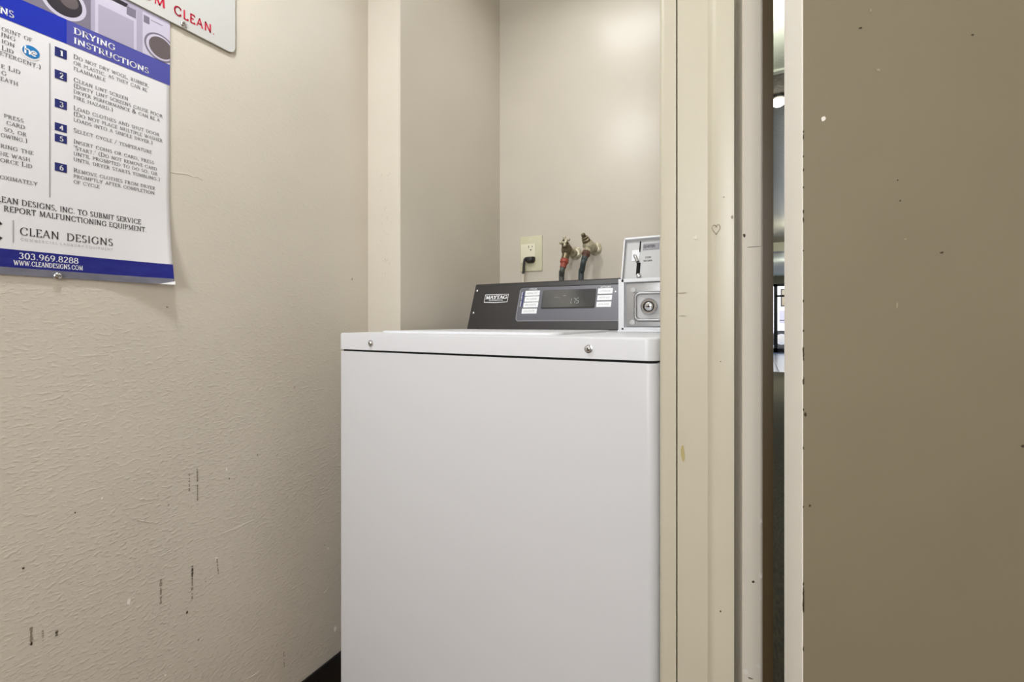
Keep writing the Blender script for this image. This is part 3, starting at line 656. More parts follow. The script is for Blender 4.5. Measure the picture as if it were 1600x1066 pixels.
# indicator and start button beside the coin box
P = Print(kfn(.0028)); u, v = kuv(962.6, 456.3); P.poly([(u - .0022, v - .003), (u + .0022, v), (u - .0022, v + .003)]); P.build('arrow_mark', 'white', con)
u, v = kuv(965, 465.3); 
lathe('start_button', [(.0065, 0), (.0065, .003), (.005, .004)], KP(KX1 - .0035, v, .002), kn, 'button', con)

# coin box (right-hand housing)
CY = 1.034; BX0 = tn(966) * CY; BX1 = -.135
cz = hit(975, 436, (0, CY, 0), V((0, 1, 0))).z; zt = H + (HY - 372) * .0 + .2
coin = empty('coin_box', (BX0, CY, LZ1), None, None); del_ = None
coin.parent = wm; coin.matrix_parent_inverse = Matrix.Translation(-wm.location)
coin['label'] = 'white metal coin box with slot and lock'
CZ0 = LZ1 + .0045
# lower: tray with rim
def frame_bm(bm, x0, x1, z0, z1, y0, y1, t):
    bm_box(bm, x0, x0 + t, y0, y1, z0, z1, .0012, 2); bm_box(bm, x1 - t, x1, y0, y1, z0, z1, .0012, 2)
    bm_box(bm, x0 + t * .5, x1 - t * .5, y0, y1, z0, z0 + .006, .0012, 2); bm_box(bm, x0 + t * .5, x1 - t * .5, y0, y1, z1 - .008, z1, .0012, 2)
bm = bmesh.new(); frame_bm(bm, BX0, BX1, CZ0, cz, CY, CY + .03, .013); bm_box(bm, BX0, BX1, CY + .012, 1.24, CZ0, cz, .002, 2)
bmobj('housing', bm, 'enamel', coin, True)
box('foot_plate', BX0 - .001, BX1, CY - .004, 1.24, LZ1 + .0002, CZ0 + .0005, 'enamel', coin, r=.001)
PX0 = BX0 + .0155; PZ0, PZ1 = CZ0 + .0085, cz - .0095
box('lock_plate', PX0, BX1 - .013, CY + .006, CY + .014, PZ0, PZ1, 'steel', coin, r=.001)
L0 = hit(1013.8, 479, (0, CY, 0), V((0, 1, 0)))
# raised rounded-square collar and lock
lx, lz = L0.x, L0.z
def xzplate(name, pts, y0, y1, m, parent, bev=.001):
    bm = bmesh.new(); lo = [bm.verts.new((x, y0, z)) for x, z in pts]; hi = [bm.verts.new((x, y1, z)) for x, z in pts]; n = len(pts)
    bm.faces.new(lo); t = bm.faces.new(hi)
    for i in range(n): bm.faces.new((lo[i], lo[(i + 1) % n], hi[(i + 1) % n], hi[i]))
    if bev: bmesh.ops.bevel(bm, geom=list(t.edges), offset=bev, segments=3, affect='EDGES')
    return bmobj(name, bm, m, parent, True, 30)
hw = .0265
def ringplate(name, x, z, h0, h1, r0, r1, y0, y1, m, parent):
    a = rrect(x - h0, x + h0, z - h0, z + h0, (r0,) * 4); b = rrect(x - h1, x + h1, z - h1, z + h1, (r1,) * 4); n = len(a)
    am = [((p[0] * .6 + q[0] * .4), (p[1] * .6 + q[1] * .4)) for p, q in zip(a, b)]
    vs = [(p[0], y0, p[1]) for p in a] + [(p[0], y1, p[1]) for p in am] + [(p[0], y1, p[1]) for p in [((p[0] * .25 + q[0] * .75), (p[1] * .25 + q[1] * .75)) for p, q in zip(a, b)]] + [(p[0], y0, p[1]) for p in b]
    fs = []
    for k_ in range(3):
        for i in range(n): j = (i + 1) % n; fs.append((k_ * n + i, k_ * n + j, (k_ + 1) * n + j, (k_ + 1) * n + i))
    return mesh(name, vs, fs, m, parent, True)
lk = ringplate('lock_collar', lx, lz, .0345, .0265, .013, .008, CY + .006, CY - .002, 'steel', coin)
xzplate('lock_well', rrect(lx - .027, lx + .027, lz - .027, lz + .027, (.008,) * 4), CY + .0062, CY + .0055, 'steel2', coin, 0)
lathe('lock_barrel', [(.0185, 0), (.0185, .006), (.0165, .0085), (.0120, .0085), (.0115, .005), (.0001, .005)], (lx, CY + .0058, lz), (0, -1, 0), 'chrome', coin, 32)
lathe('lock_ring', [(.0112, 0), (.0112, .0022), (.0098, .0026)], (lx, CY + .0008, lz), (0, -1, 0), 'dark', coin, 28)
lathe('lock_plug', [(.0094, 0), (.0094, .0042), (.0082, .0052), (.0001, .0052)], (lx + .0006, CY + .0008, lz), (0, -1, 0), 'chrome', coin, 28)
xzplate('keyhole', [(lx - .0050, lz - .0009), (lx + .0062, lz - .0009), (lx + .0062, lz + .0009), (lx - .0050, lz + .0009)], CY - .0042, CY - .0048, 'dark', coin, 0)
lathe('keyhole_centre', [(.0022, 0), (.0022, .0008)], (lx + .0006, CY - .0041, lz), (0, -1, 0), 'dark', coin, 14)
for px, py in ((989.4, 453.6), (988.2, 504)):
    Q = hit(px, py, (0, CY + .006, 0), V((0, 1, 0))); lathe('bolt', [(.0062, 0), (.0066, .001), (.0056, .0026), (.003, .0032)], Q, (0, -1, 0), 'steel2', coin, 20)
Q = hit(989.5, 486, (0, CY + .006, 0), V((0, 1, 0))); lathe('rivet', [(.0018, 0), (.0012, .001)], Q, (0, -1, 0), 'steel2', coin, 12)
# upper leaning head: side frame and recessed face
UB = V((0, CY + .022, cz)); UT0 = hit(975.5, 372, (BX0, 0, 0), V((1, 0, 0)))
ut = V((0, 1.088, UT0.z if .95 < UT0.z < 1.25 else 1.138)); ut.z = H + (HY - 372) * 1.088 / FPX
uv_ = (ut - UB).normalized(); un = V((0, -uv_.z, uv_.y)); UL = (ut - UB).length
def UP(u, v, l=0): return UB + V((u, 0, 0)) + uv_ * v + un * l
def uuv(px, py, l=0): P_ = hit(px, py, UB + un * l, un) - UB; return P_.x, P_.dot(uv_)
def uplate(bm, x0, x1, v0_, v1_, l0, l1):
    pts = [(x0, v0_), (x1, v0_), (x1, v1_), (x0, v1_)]; lo = [bm.verts.new(UP(*p_, l0)) for p_ in pts]; hi = [bm.verts.new(UP(*p_, l1)) for p_ in pts]
    bm.faces.new(lo); bm.faces.new(hi)
    for i in range(4): bm.faces.new((lo[i], lo[(i + 1) % 4], hi[(i + 1) % 4], hi[i]))
bm = bmesh.new()
uplate(bm, BX0, BX0 + .0025, 0, UL, -.018, 0); uplate(bm, BX1 - .0025, BX1, 0, UL, -.018, 0)
uplate(bm, BX0, BX1, UL - .004, UL, -.018, 0)
bm_box(bm, BX0, BX1, UB.y + .02, 1.24, cz - .002, UB.z + .01)
sidep = [(UB.y + .018, UB.z - .001), (ut.y + .012, ut.z - .004), (1.2, ut.z - .004), (1.22, UB.z - .001)]
A_ = [bm.verts.new((BX0, y, z)) for y, z in sidep]; B_ = [bm.verts.new((BX1, y, z)) for y, z in sidep]; bm.faces.new(A_); bm.faces.new(B_)
for i in range(4): bm.faces.new((A_[i], A_[(i + 1) % 4], B_[(i + 1) % 4], B_[i]))
bmobj('slot_housing', bm, 'enamel', coin)
bm = bmesh.new(); uplate(bm, BX0 + .003, BX1 - .003, 0, UL - .0045, -.014, -.010); face = bmobj('slot_face', bm, 'steel2', coin)
FL = -.0096
ufn = lambda u, v: UP(u, v, FL)
def ubox(name, px0, px1, pyt, pyb, m, l0=FL, l1=FL + .0008):
    a = uuv(px0, (pyt + pyb) / 2, FL); b = uuv(px1, (pyt + pyb) / 2, FL); c = uuv((px0 + px1) / 2, pyb, FL)[1]; d = uuv((px0 + px1) / 2, pyt, FL)[1]
    bm = bmesh.new(); uplate(bm, a[0], b[0], c, d, l0, l1); return bmobj(name, bm, m, coin)
ubox('coin_slot', 999.3, 1001.2, 377.5, 394.2, 'dark')
ubox('slot_label', 1004.8, 1030, 380.4, 390.2, 'grey_print')
P = Print(lambda u, v: UP(u, v, FL + .0012)); a = uuv(1005.6, 387.8, FL); b = uuv(1023.6, 387.8, FL); P.text('QUARTERS', a[0], b[0], a[1], .0062, serif=0, wx=.1, wy=.08)
P.build('lettering', 'ink', coin); P = Print(lambda u, v: UP(u, v, FL + .0006)); a = uuv(1008.3, 403.8, FL); b = uuv(1017.2, 403.8, FL); P.text('COIN', a[0], b[0], a[1], .0042, serif=0, wx=.08, wy=.07)
a = uuv(1005.4, 409.2, FL); b = uuv(1019, 409.2, FL); P.text('RETURN', a[0], b[0], a[1], .0042, serif=0, wx=.08, wy=.07)
P.build('lettering', 'ink', coin)
ubox('lever_slot', 994.4, 1000.2, 411, 430, 'dark')
a = uuv(993.5, 403, FL); b = uuv(997.5, 412, FL)
ubox('pale_patch', 987.6, 999.5, 391, 408, 'enamel')  # pale patch beside the return lever
tube('return_lever', [UP(a[0] - .002, a[1] + .004, FL + .004), UP(a[0] + .001, a[1] - .001, FL + .009), UP(b[0] - .0005, b[1] + .001, FL + .008)], .0038, 'chrome', coin)
Q = uuv(998, 431.5, FL); lathe('lever_stop', [(.0045, 0), (.0055, .003), (.004, .007), (.001, .008)], UP(Q[0], Q[1], FL), un, 'chrome', coin)

# ================================================================== OUTLET, VALVES AND HOSES on the back wall
def bw(px, py, d=0): return hit(px, py, (0, YB - d, 0), V((0, 1, 0)))
a = bw(813.6, 422.5); b = bw(847.6, 369.5)
ol = empty('wall_outlet', ((a.x + b.x) / 2, YB, (a.z + b.z) / 2), 'ivory duplex wall outlet with a black plug, on the alcove back wall', 'outlet')
zb, zt_ = a.z, b.z; xa, xb = a.x, b.x
pz0 = bw(830, 424.3).z; pz1 = bw(832, 369.3).z
box('cover_plate', xa, xb, YB - .005, YB, pz0, pz1, 'ivory', ol, r=.0018)
cx_, cz_ = (xa + xb) / 2 - .004, (pz0 + pz1) / 2
box('socket_face', bw(815.2, 395).x, bw(837.6, 395).x, YB - .0078, YB - .004, bw(826, 411.5).z, bw(826, 382).z, 'ivory2', ol, r=.001)
for px, py, w_, h_ in ((827.6, 386.3, .0022, .008), (833.1, 385.8, .0018, .0065), (830.8, 391, .0042, .0042)):
    q = bw(px, py); box('socket_slot', q.x - w_ / 2, q.x + w_ / 2, YB - .0082, YB - .0076, q.z - h_ / 2, q.z + h_ / 2, 'dark', ol)
q = bw(830, 374.5); 
lathe('plate_screw', [(.003, 0), (.0026, .001), (.001, .0014)], (q.x, YB - .0049, q.z), (0, -1, 0), 'ivory2', ol, 12)
q = bw(827.3, 405.5, .02)
pg = empty('power_plug', (q.x, YB - .02, q.z), 'black angled power plug and cord in the lower socket of the ivory outlet', 'plug')
bm = bmesh.new(); pts = rrect(q.x - .0165, q.x + .0165, q.z - .012, q.z + .010, (.010, .011, .004, .004)); n_ = len(pts)
rg = []
for dy_, k_ in ((.0075, 1), (.016, 1), (.024, .88), (.028, .6)):
    rg.append([bm.verts.new((q.x + (x - q.x) * k_, YB - dy_, q.z + (z - q.z) * k_)) for x, z in pts])
bm.faces.new(rg[0]); bm.faces.new(rg[-1])
for a_, b_2 in zip(rg, rg[1:]):
    for i in range(n_): bm.faces.new((a_[i], a_[(i + 1) % n_], b_2[(i + 1) % n_], b_2[i]))
bmobj('plug_body', bm, 'black', pg, True, 50)
c_ = [V((q.x - .006, YB - .020, q.z + .004)), V((q.x - .015, YB - .022, q.z + .003)), V((q.x - .0185, YB - .024, q.z - .008)), bw(817.6, 428, .025), bw(817.4, 441, .02), bw(818, 470, .03)]
tube('cord', c_[:4], .0042, 'black', pg)
tube('cord_tag', [c_[3] + V((0, 0, .001)), c_[4], c_[5]], .0030, 'ivory2', pg)['label'] = 'pale cord wrap'

def valve(name, fl_px, fl_py, tip_px, tip_py, out_px, out_py, handle, label, mt):
    F0 = bw(fl_px, fl_py); T0 = bw(tip_px, tip_py, .085); O0 = bw(out_px, out_py, .072)
    v = empty(name, F0, label, 'valve', None)
    # wall flange
    lathe('flange', [(.021, 0), (.0215, .002), (.018, .005), (.012, .008)], F0, (0, -1, 0), 'valve', v, 28)
    Cn = V((O0.x + .004, YB - .060, F0.z + .002))
    bm = bmesh.new()
    lathe_bm(bm, [(.0110, 0), (.0110, .02), (.0140, .022), (.0140, .036), (.012, .040)], F0, (Cn - F0), 20)
    bmobj('inlet', bm, 'valve', v, True, 40)
    ax = (T0 - Cn).normalized(); L_ = (T0 - Cn).length
    bm = bmesh.new(); lathe_bm(bm, [(.008, -.020), (.0150, -.014), (.0185, -.003), (.0175, .008), (.0135, .016)], Cn, ax, 24)
    bmobj('valve_body', bm, mt, v, True, 40)
    lathe('outlet', [(.0145, .004), (.0145, .012), (.0125, .014), (.0125, max(.02, (Cn - O0).length))], Cn, (O0 - Cn), mt, v, 20)
    lathe('bonnet', [(.0135, .014), (.0145, .016), (.0145, .024), (.0115, .026), (.0115, .032), (.0085, .034)], Cn, ax, 'brass', v, 6)
    lathe('stem', [(.0038, .02), (.0038, L_ - .004)], Cn, ax, 'brass', v, 12)
    if handle:
        hx = (ax * .35 + V((-.25, -1, .25)).normalized()).normalized()
        u = (V((1, 0, 0)) - hx * hx.x).normalized(); w_ = hx.cross(u)
        bm = bmesh.new(); hc = T0
        lathe_bm(bm, [(.008, -.004), (.0095, -.002), (.0095, .003), (.007, .005), (.004, .0055)], hc, hx, 20)
        hnd = bmobj('handle', bm, 'valve', v, True, 40)
        lathe('handle_screw', [(.003, .005), (.003, .007), (.001, .0075)], hc, hx, 'dark', hnd, 12)
        for k_ in range(4):
            an = math.radians(12 + 90 * k_); d = u * math.cos(an) + w_ * math.sin(an)
            pc = hc + d * .0145; s = bmesh.new(); tube_bm(s, [hc + d * .004, hc + d * .010, pc], .0035, 8)
            bmesh.ops.create_uvsphere(s, u_segments=12, v_segments=8, radius=.0052, matrix=Matrix.Translation(pc)); bmobj('lobe', s, 'valve', hnd, True, 60)
    else:
        lathe('stem_cap', [(.0050, -.008), (.0066, -.004), (.0072, .002), (.0060, .006), (.003, .007)], T0, ax, 'brass', v, 16)
    return v, O0, (O0 - Cn).normalized()
v1, O1, dr1 = valve('water_valve', 899.5, 396, 882.3, 377, 882.0, 408, True, 'left water valve with a four-lobed handle above the washer console', 'brass')
v2, O2, dr2 = valve('water_valve', 930.5, 389, 911.8, 368, 916.0, 396, False, 'right water valve with a bare stem above the washer console', 'valve')
def hose(name, O, dr, px, py, col, m, label):
    E = bw(px, py, .066); h = empty(name, O, label, 'hose')
    lathe('coupling', [(.0125, -.006), (.0138, -.004), (.0138, .006), (.0115, .008), (.0102, .014)], O, dr, col, h, 24)
    lathe('ferrule', [(.0100, .012), (.0100, .024)], O, dr, m if col == 'brown' else col, h, 20)
    S = O + dr * .026; E2 = V((E.x - .002, min(E.y, YB - .05), .78))
    tube('hose_tube', [S, S + dr * .008, (S + E) / 2 + V((-.001, 0, 0)), E, E2], .0088, m, h, 16)
hose('fill_hose', O1, dr1, 877.4, 437, 'redrub', 'hose', 'dark grey fill hose with a red coupling hanging from the left valve')
hose('fill_hose', O2, dr2, 907.8, 437, 'brown', 'hose2', 'dark green-grey fill hose with a brown coupling hanging from the right valve')

# ================================================================== POSTER on the left wall
PY1 = uvW(264.3, 200)[0]; PY0 = PY1 - .315
PZ1_ = uvW(264, 35)[1]; PZB = uvW(200, 441.5)[1]
def curl(u, v):
    s_ = max(0, (u - .325) / (PY1 - .325)); t_ = max(0, 1 - (v - PZB) / .17); side = max(0, (u - PY0) / (PY1 - PY0))
    return .0022 + .0155 * (s_ ** 1.7) * (t_ ** 2) + .001 * t_ ** 2
def pfn(l): return lambda u, v: V((XW + curl(u, v) + l, u, v))
po = empty('instruction_poster', (XW, (PY0 + PY1) / 2, PZB), 'white and blue laundry instruction poster with a curled corner on the left wall', 'poster')
sh = Print(pfn(0)); cut = .012
sh.grid(PY0, PY1, PZB, PZ1_, 44, 44)
sheet = sh.build('sheet', 'poster', po)
for q in sheet.data.polygons: q.use_smooth = True
sol = sheet.modifiers.new('thick', 'SOLIDIFY'); sol.thickness = .0006; sol.offset = -1
# turned corner
a = V(pfn(.0002)(PY1, PZB + .0)); 
mesh('turned_corner', [pfn(.0010)(PY1 - .022, PZB), pfn(.0010)(PY1 + .0006, PZB), pfn(.0012)(PY1 + .001, PZB + .0062)], [(0, 1, 2)], 'white', po)
def cz1(x): return x / 4.2649
def P1(x, y): return uvW(x / 4.2649, y / 4.2649)
def P2(x, y): return uvW(x / 4.2649, y / 4.2649 + 230)
# picture strip + header band
zhb = P1(0, 118)[1]; zht = P1(430, 130)[1]
pic = Print(pfn(.0003)); pic.grid(PY0, PY1, zht, PZ1_ - .0005, 20, 4); picture = pic.build('picture_strip', 'photo_bg', po)
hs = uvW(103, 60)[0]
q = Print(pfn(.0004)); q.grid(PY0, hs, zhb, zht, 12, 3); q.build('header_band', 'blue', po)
q = Print(pfn(.0004)); q.grid(hs, PY1, zhb, zht, 12, 3); q.build('header_band', 'blue_sheen', po)
# washers in the picture, clipped to the strip
def clip(pts, lo, hi, ulim=None):
    def cut_(pts, f):
        out = []
        for a, b in zip(pts, pts[1:] + pts[:1]):
            fa, fb_ = f(a), f(b)
            if fa >= 0: out.append(a)
            if fa * fb_ < 0: t = fa / (fa - fb_); out.append((a[0] + (b[0] - a[0]) * t, a[1] + (b[1] - a[1]) * t))
        return out
    pts = cut_(pts, lambda p: p[1] - lo); pts = cut_(pts, lambda p: hi - p[1]) if pts else pts
    pts = cut_(pts, lambda p: PY1 - p[0]) if pts else pts
    pts = cut_(pts, lambda p: p[0] - PY0) if pts else pts
    return pts
def pshape(name, pts, l, m):
    pts = clip(pts, zht, PZ1_ - .001)
    if len(pts) > 2: q = Print(pfn(l)); q.poly(pts); q.build(name, m, picture)
def circ(u, v, r_, n=36): return [(u + r_ * math.cos(2 * PI * i / n), v + r_ * math.sin(2 * PI * i / n)) for i in range(n)]
def rect(a, b): return [(a[0], b[1]), (b[0], b[1]), (b[0], a[1]), (a[0], a[1])]
# machine with the big dark door (left)
lA = P1(270, 5)[0]; rA = P1(560, 130)[0]; zA = zht + .026
pshape('picture_shape', [(PY0, zht), (P1(600, 100)[0], zht), (P1(600, 100)[0], PZ1_), (PY0, PZ1_)], .0005, 'photo_m')
pshape('picture_shape', circ((lA + rA) / 2, zA, (rA - lA) / 2 * 1.08), .0006, 'photo_l'); pshape('picture_shape', circ((lA + rA) / 2, zA, (rA - lA) / 2 * .88), .0007, 'photo_d')
pshape('picture_shape', circ((lA + rA) / 2 + .006, zA + .004, (rA - lA) / 2 * .45), .0008, 'photo_b')
# middle top loader
u0 = P1(628, 100)[0]; u1 = P1(905, 200)[0]
pshape('picture_shape', [(u0, zht), (u1, zht), (u1, PZ1_ - .012), (u0, PZ1_ - .012)], .0006, 'photo_l')
pshape('picture_shape', [(u0 + .004, zht), (u1 - .004, zht), (u1 - .004, PZ1_ - .030), (u0 + .004, PZ1_ - .030)], .0007, 'photo_bg')
pshape('picture_shape', [(u0 + .002, PZ1_ - .013), (u1 - .015, PZ1_ - .013), (u1 - .012, PZ1_ - .006), (u0 + .004, PZ1_ - .006)], .0008, 'photo_d')
pshape('picture_shape', [(u1 - .014, PZ1_ - .024), (u1 - .001, PZ1_ - .024), (u1 - .001, PZ1_ - .010), (u1 - .014, PZ1_ - .010)], .0008, 'photo_m')
# right front loader
u0 = P1(945, 200)[0]
pshape('picture_shape', [(u0, zht), (PY1, zht), (PY1, PZ1_ - .006), (u0, PZ1_ - .006)], .0006, 'photo_l')
a, b = P1(1000, 122), P1(1080, 190); pshape('picture_shape', [(a[0], b[1] + .004), (b[0], b[1]+.004), (b[0], a[1] - .004), (a[0], a[1] - .004)], .0008, 'photo_d')
a, b = P1(952, 85), P1(990, 190); pshape('picture_shape', [(a[0], b[1] + .006), (b[0], b[1] + .006), (b[0], a[1] - .004), (a[0], a[1] - .004)], .0008, 'photo_m')
cu = P1(1062, 320)[0]; cr = cu - P1(955, 300)[0]; zc_ = P1(1062, 322)[1]
pshape('picture_shape', circ(cu, zc_, cr), .0008, 'photo_m'); pshape('picture_shape', circ(cu, zc_, cr * .88), .0009, 'photo_l'); pshape('picture_shape', circ(cu + .001, zc_, cr * .76), .0010, 'photo_b')
# lettering
W_ = Print(pfn(.0007))
def line(Pr, f, s_, x0, y0, x1, cap, prefix='', **k):
    a = f(x0, y0); b = f(x1, y0); Pr.text(s_, a[0], b[0], a[1], cap, prefix=prefix, **k)
BK = dict(wx=.095, wy=.05, serif=.07)
def capz(f, x, yb, yt): return f(x, yt)[1] - f(x, yb)[1]
line(W_, P1, 'DRYING', 487, 226, 762, capz(P1, 487, 226, 184), **BK)
W_.build('heading_lettering', 'white', po); W_ = Print(pfn(.0007))
line(W_, P1, 'INSTRUCTIONS', 487, 290, 985, capz(P1, 487, 290, 250), **BK)
zi = P1(487, 290)[1]; zd = P1(487, 226)[1]; ci = capz(P1, 487, 290, 250)
def at(Pr, s_, ua, ub, z, cap, prefix='', **k): Pr.text(s_, ua, ub, z, cap, prefix=prefix, **k)
W_.build('heading_lettering', 'white', po); W_ = Print(pfn(.0007))
at(W_, 'NS', P1(-5, 90)[0], P1(88, 100)[0], zi, ci, 'INSTRUCTIO', **BK)
W_.build('heading_lettering', 'white', po)
for n_, f, yt, yb in (('1', P1, 310, 372), ('2', P1, 462, 521), ('3', P1, 657, 713), ('4', P1, 815, 868), ('5', P1, 890, 942), ('6', P2, 101, 157)):
    BX = Print(pfn(.0005)); NB = Print(pfn(.0008))
    a = f(360, yt); b = f(360, yb); u1 = f(441, yb)[0]; BX.poly([(a[0], b[1]), (u1, b[1]), (u1, a[1]), (a[0], a[1])])
    cc = (a[0] + u1) / 2 - .0003; hgt = a[1] - b[1]; qs, wd = word_polys(n_, wx=.1, wy=.06, serif=.08); cp = hgt * .58; bw_ = (u1 - a[0]) * .30
    NB.text(n_, cc - bw_ / 2 + .001, cc + bw_ / 2 + .001, b[1] + hgt * .2, cp, wx=.11, wy=.06, serif=.08)
    nb_ = BX.build('number_box', 'boxblue', po); o_ = NB.build('number', 'white', nb_)
T = Print(pfn(.0006)); sm = dict(wx=.06, wy=.035, serif=.06)
cs = .0066
for s_, y, x1, f in (("Do not dry wool, rubber,", 391, 988, P1), ("or plastic, as they can be", 430, 975, P1), ("flammable", 469, 697, P1), ("Clean lint screen", 545, 848, P1), ("(Dirty lint screens cause poor", 584, 1077, P1), ("dryer performance & can be a", 622, 1058, P1), ("fire hazard.)", 660, 748, P1), ("Load clothes and shut door", 733, 1055, P1), ("(Do not place multiple washer", 772, 1077, P1), ("loads into a single dryer.)", 810, 1012, P1), ("Select cycle / temperature", 882, 1005, P1), ("Insert coins or card, press", 956, 1020, P1), ("'Start.' (Do not remove card", 17, 1040, P2), ("until prompted to do so, or", 54, 1043, P2), ("until dryer starts tumbling.)", 93, 1060, P2), ("Remove clothes from dryer", 167, 1028, P2), ("promptly after completion", 204, 1023, P2), ("of cycle", 242, 658, P2)):
    line(T, f, s_, 485, y, x1, cs, **sm)
# fragments of the left-hand column (the rest is outside the frame)
for s_, x0, y0, x1, f, pre in (("ount of", 5, 205, 208, P1, 'Use proper am'), ("ing", 2, 243, 98, P1, ''), ("ion", 5, 288, 92, P1, ''), ("Lid", 5, 335, 85, P1, ''), ("etergent.)", -5, 368, 268, P1, 'HE d'), ("e Lid", 2, 455, 130, P1, 'Clos'), ("g", 4, 498, 38, P1, 'usin'), ("eath", -2, 538, 115, P1, 'undern'), ("press", 22, 785, 152, P1, 'or card, '), ("card", 38, 832, 160, P1, 'not remove '), ("so, or", 22, 875, 170, P1, 'prompted to do '), ("owing.)", 0, 913, 178, P1, 'starts gl'), ("ring the", -2, 985, 218, P1, 'Do not open du'), ("he wash", -4, 55, 195, P2, 'cycle of t'), ("orce Lid", -4, 98, 210, P2, 'Do not f'), ("oximately", -6, 212, 243, P2, 'Wash cycle is appr')):
    a = f(x0, y0); b = f(x1, y0); k = dict(sm)
    T.text(s_, a[0], b[0], a[1], cs * (1.0 if f is P1 else 1.0), **k)
T.build('small_lettering', 'ink', po)
T = Print(pfn(.0006)); md = dict(wx=.07, wy=.04, serif=.07)
line(T, P2, 'EAN DESIGNS, INC. TO SUBMIT SERVICE', 5, 368, 932, capz(P2, 400, 440, 405), 'CL', **md)
line(T, P2, 'REPORT MALFUNCTIONING EQUIPMENT.', 20, 428, 968, capz(P2, 400, 490, 455), **md)
a = P2(327, 336); b = P1(327, 292); 
T.build('notice_lettering', 'inkblack', po)
T = Print(pfn(.0006)); T.poly([(a[0] - .0006, a[1]), (a[0] + .0006, a[1]), (a[0] + .0006, b[1]), (a[0] - .0006, b[1])])
a = P2(83, 637); b = P2(83, 488); T.poly([(a[0] - .0005, a[1]), (a[0] + .0004, a[1]), (a[0] + .0004, b[1]), (a[0] - .0005, b[1])])
T.build('rule_line', 'inkgrey', po)
T = Print(pfn(.0006)); c0_ = capz(P2, 125, 585, 533)
a = P2(125, 586); b = P2(388, 620); c = P2(438, 620); d = P2(745, 650)
T.text('CLEAN', a[0], b[0], a[1], c0_, wx=.06, wy=.035, serif=.02); T.text('DESIGNS', c[0], d[0], a[1], c0_, wx=.06, wy=.035, serif=.02)
le = P2(5, 550); rr = .019; T.ring(le[0] - rr + .0035, le[1] - .002, rr, rr, .84, 30, 30, 330); T.ring(le[0] - rr + .0035 - .002, le[1] - .002, rr * .62, rr * .62, .7, 30, -90, 90)
T.build('company_lettering', 'inkblack', po)
T = Print(pfn(.0006)); a = P2(130, 624); b = P2(745, 670); T.text('COMMERCIAL LAUNDRY EQUIPMENT', a[0], b[0], a[1], .0038, wx=.045, wy=.04, serif=0, track=.3); T.build('company_subline', 'inkgrey', po)
zb1 = P2(0, 675)[1]; zb0 = P2(0, 797)[1]
q = Print(pfn(.0004)); q.grid(PY0, PY1, zb0, zb1, 30, 5); q.build('footer_band', 'blue3', po)
q = Print(pfn(.0004)); q.grid(PY0, PY1, PZB, zb0, 30, 4); q.build('footer_strip', 'greyband', po)
T = Print(pfn(.0008)); cpz = capz(P2, 120, 744, 704); line(T, P2, '303.969.8288', 120, 744, 515, cpz, wx=.085, wy=.045, serif=.04)
line(T, P2, 'www.cleandesigns.com', 85, 786, 545, .0068, small=1, **BK)
T.build('footer_lettering', 'white', po)
# HE mark
hc = P1(203, 350); hu = P1(260, 350)[0] - hc[0]
q = Print(pfn(.0006)); q.disc(hc[0], hc[1], hu * 1.0, .0088); q.build('blue_disc', 'sky_print', po)
q = Print(pfn(.0009)); q.ring(hc[0] - .0005, hc[1] - .001, hu * 1.15, .0095, .9, 20, 150, 330); lh = word_polys
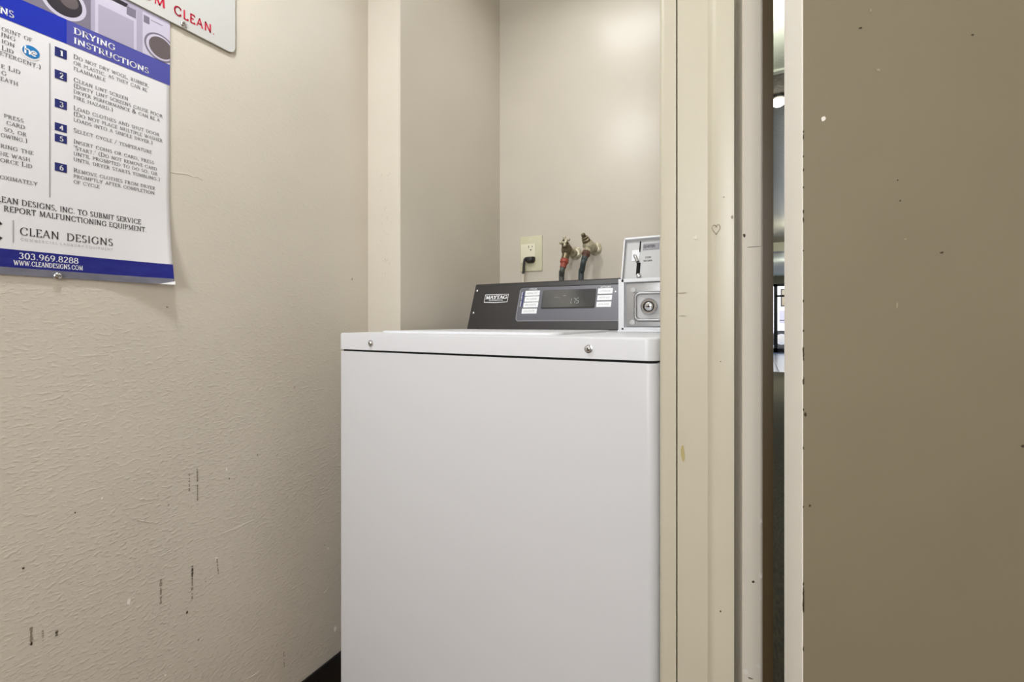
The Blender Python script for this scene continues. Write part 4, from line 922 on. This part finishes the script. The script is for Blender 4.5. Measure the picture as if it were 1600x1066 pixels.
# lower-case h and e drawn as strokes
def strokes(Pr, lines, u, v, su, sv, t):
    for ln in lines:
        for a, b in zip(ln, ln[1:]):
            ax_, ay, bx, by = u + a[0] * su, v + a[1] * sv, u + b[0] * su, v + b[1] * sv; dx, dy = bx - ax_, by - ay; l = math.hypot(dx, dy)
            if l < 1e-8: continue
            nx, ny = -dy / l * t, dx / l * t; Pr.poly([(ax_ + nx, ay + ny), (ax_ - nx, ay - ny), (bx - nx, by - ny), (bx + nx, by + ny)])
strokes(q, [[(-.8, -.6), (-.8, .75)], [(-.8, .1)] + arc(-.5, .0, .28, .25, 150, 0, 6) + [(-.22, -.6)], [(.05, -.15), (.72, -.1)] + arc(.38, -.15, .34, .4, 10, 310, 12)], hc[0], hc[1], hu * .85, .0080, .0010)
q.build('mark_lettering', 'white', po)
def wscrew(px, py, lift, parent):
    P_ = hit(px, py, (XW + lift, 0, 0), V((1, 0, 0)))
    s_ = lathe('screw', [(.0055, -lift * .9), (.0055, .0008), (.0048, .0022), (.0026, .0034)], P_, (1, 0, 0), 'chrome', parent, 20)
    box('screw_slot', P_.x + .0032, P_.x + .0037, P_.y - .003, P_.y + .003, P_.z - .0005, P_.z + .0005, 'dark', s_)
wscrew(90, 431.3, .0035, po)

# ================================================================== METAL SIGN above the poster
SY1, SZ0 = uvW(365.5, 80)[0], None
SZ0 = H + 413.5 / FPX * abs(XW)
sg = empty('wall_sign', (XW, SY1 - .25, SZ0), 'white metal sign with red capital lettering, at the top above the poster', 'sign')
SL = .0045
def yzplate(name, u0, u1, v0, v1, r_, x0, x1, m, parent, bev=0):
    pts = rrect(u0, u1, v0, v1, (r_,) * 4, 8); bm = bmesh.new(); lo = [bm.verts.new((x0, a, b)) for a, b in pts]; hi = [bm.verts.new((x1, a, b)) for a, b in pts]; n = len(pts)
    bm.faces.new(lo); t = bm.faces.new(hi)
    for i in range(n): bm.faces.new((lo[i], lo[(i + 1) % n], hi[(i + 1) % n], hi[i]))
    if bev: bmesh.ops.bevel(bm, geom=list(t.edges), offset=bev, segments=2, affect='EDGES')
    return bmobj(name, bm, m, parent, True, 30)
yzplate('sign_plate', SY1 - .52, SY1, SZ0, SZ0 + .18, .012, XW + .003, XW + SL, 'sign', sg, .0006)
yzplate('sign_back', SY1 - .5195, SY1 - .0005, SZ0 - .0012, SZ0 + .179, .012, XW + .0004, XW + .0032, 'signedge', sg)
bl = H + 426.8 / FPX * abs(XW); cl0, cl1 = uvW(269.3, 30)[0], uvW(333.3, 55)[0]
P = Print(lambda u, v: V((XW + SL + .0004, u, v)))
P.text('CLEAN.', cl0, cl1, bl, .0160, serif=0, wx=.092, wy=.085, track=.14); P.build('lettering', 'red', sg)
P = Print(lambda u, v: V((XW + SL + .0004, u, v))); e0_ = uvW(256.2, 14)[0]
P.text('ROOM', e0_ - .072, e0_, bl, .0160, serif=0, wx=.092, wy=.085, track=.14); P.build('lettering', 'red', sg)
wscrew(286.5, 38, SL, sg)
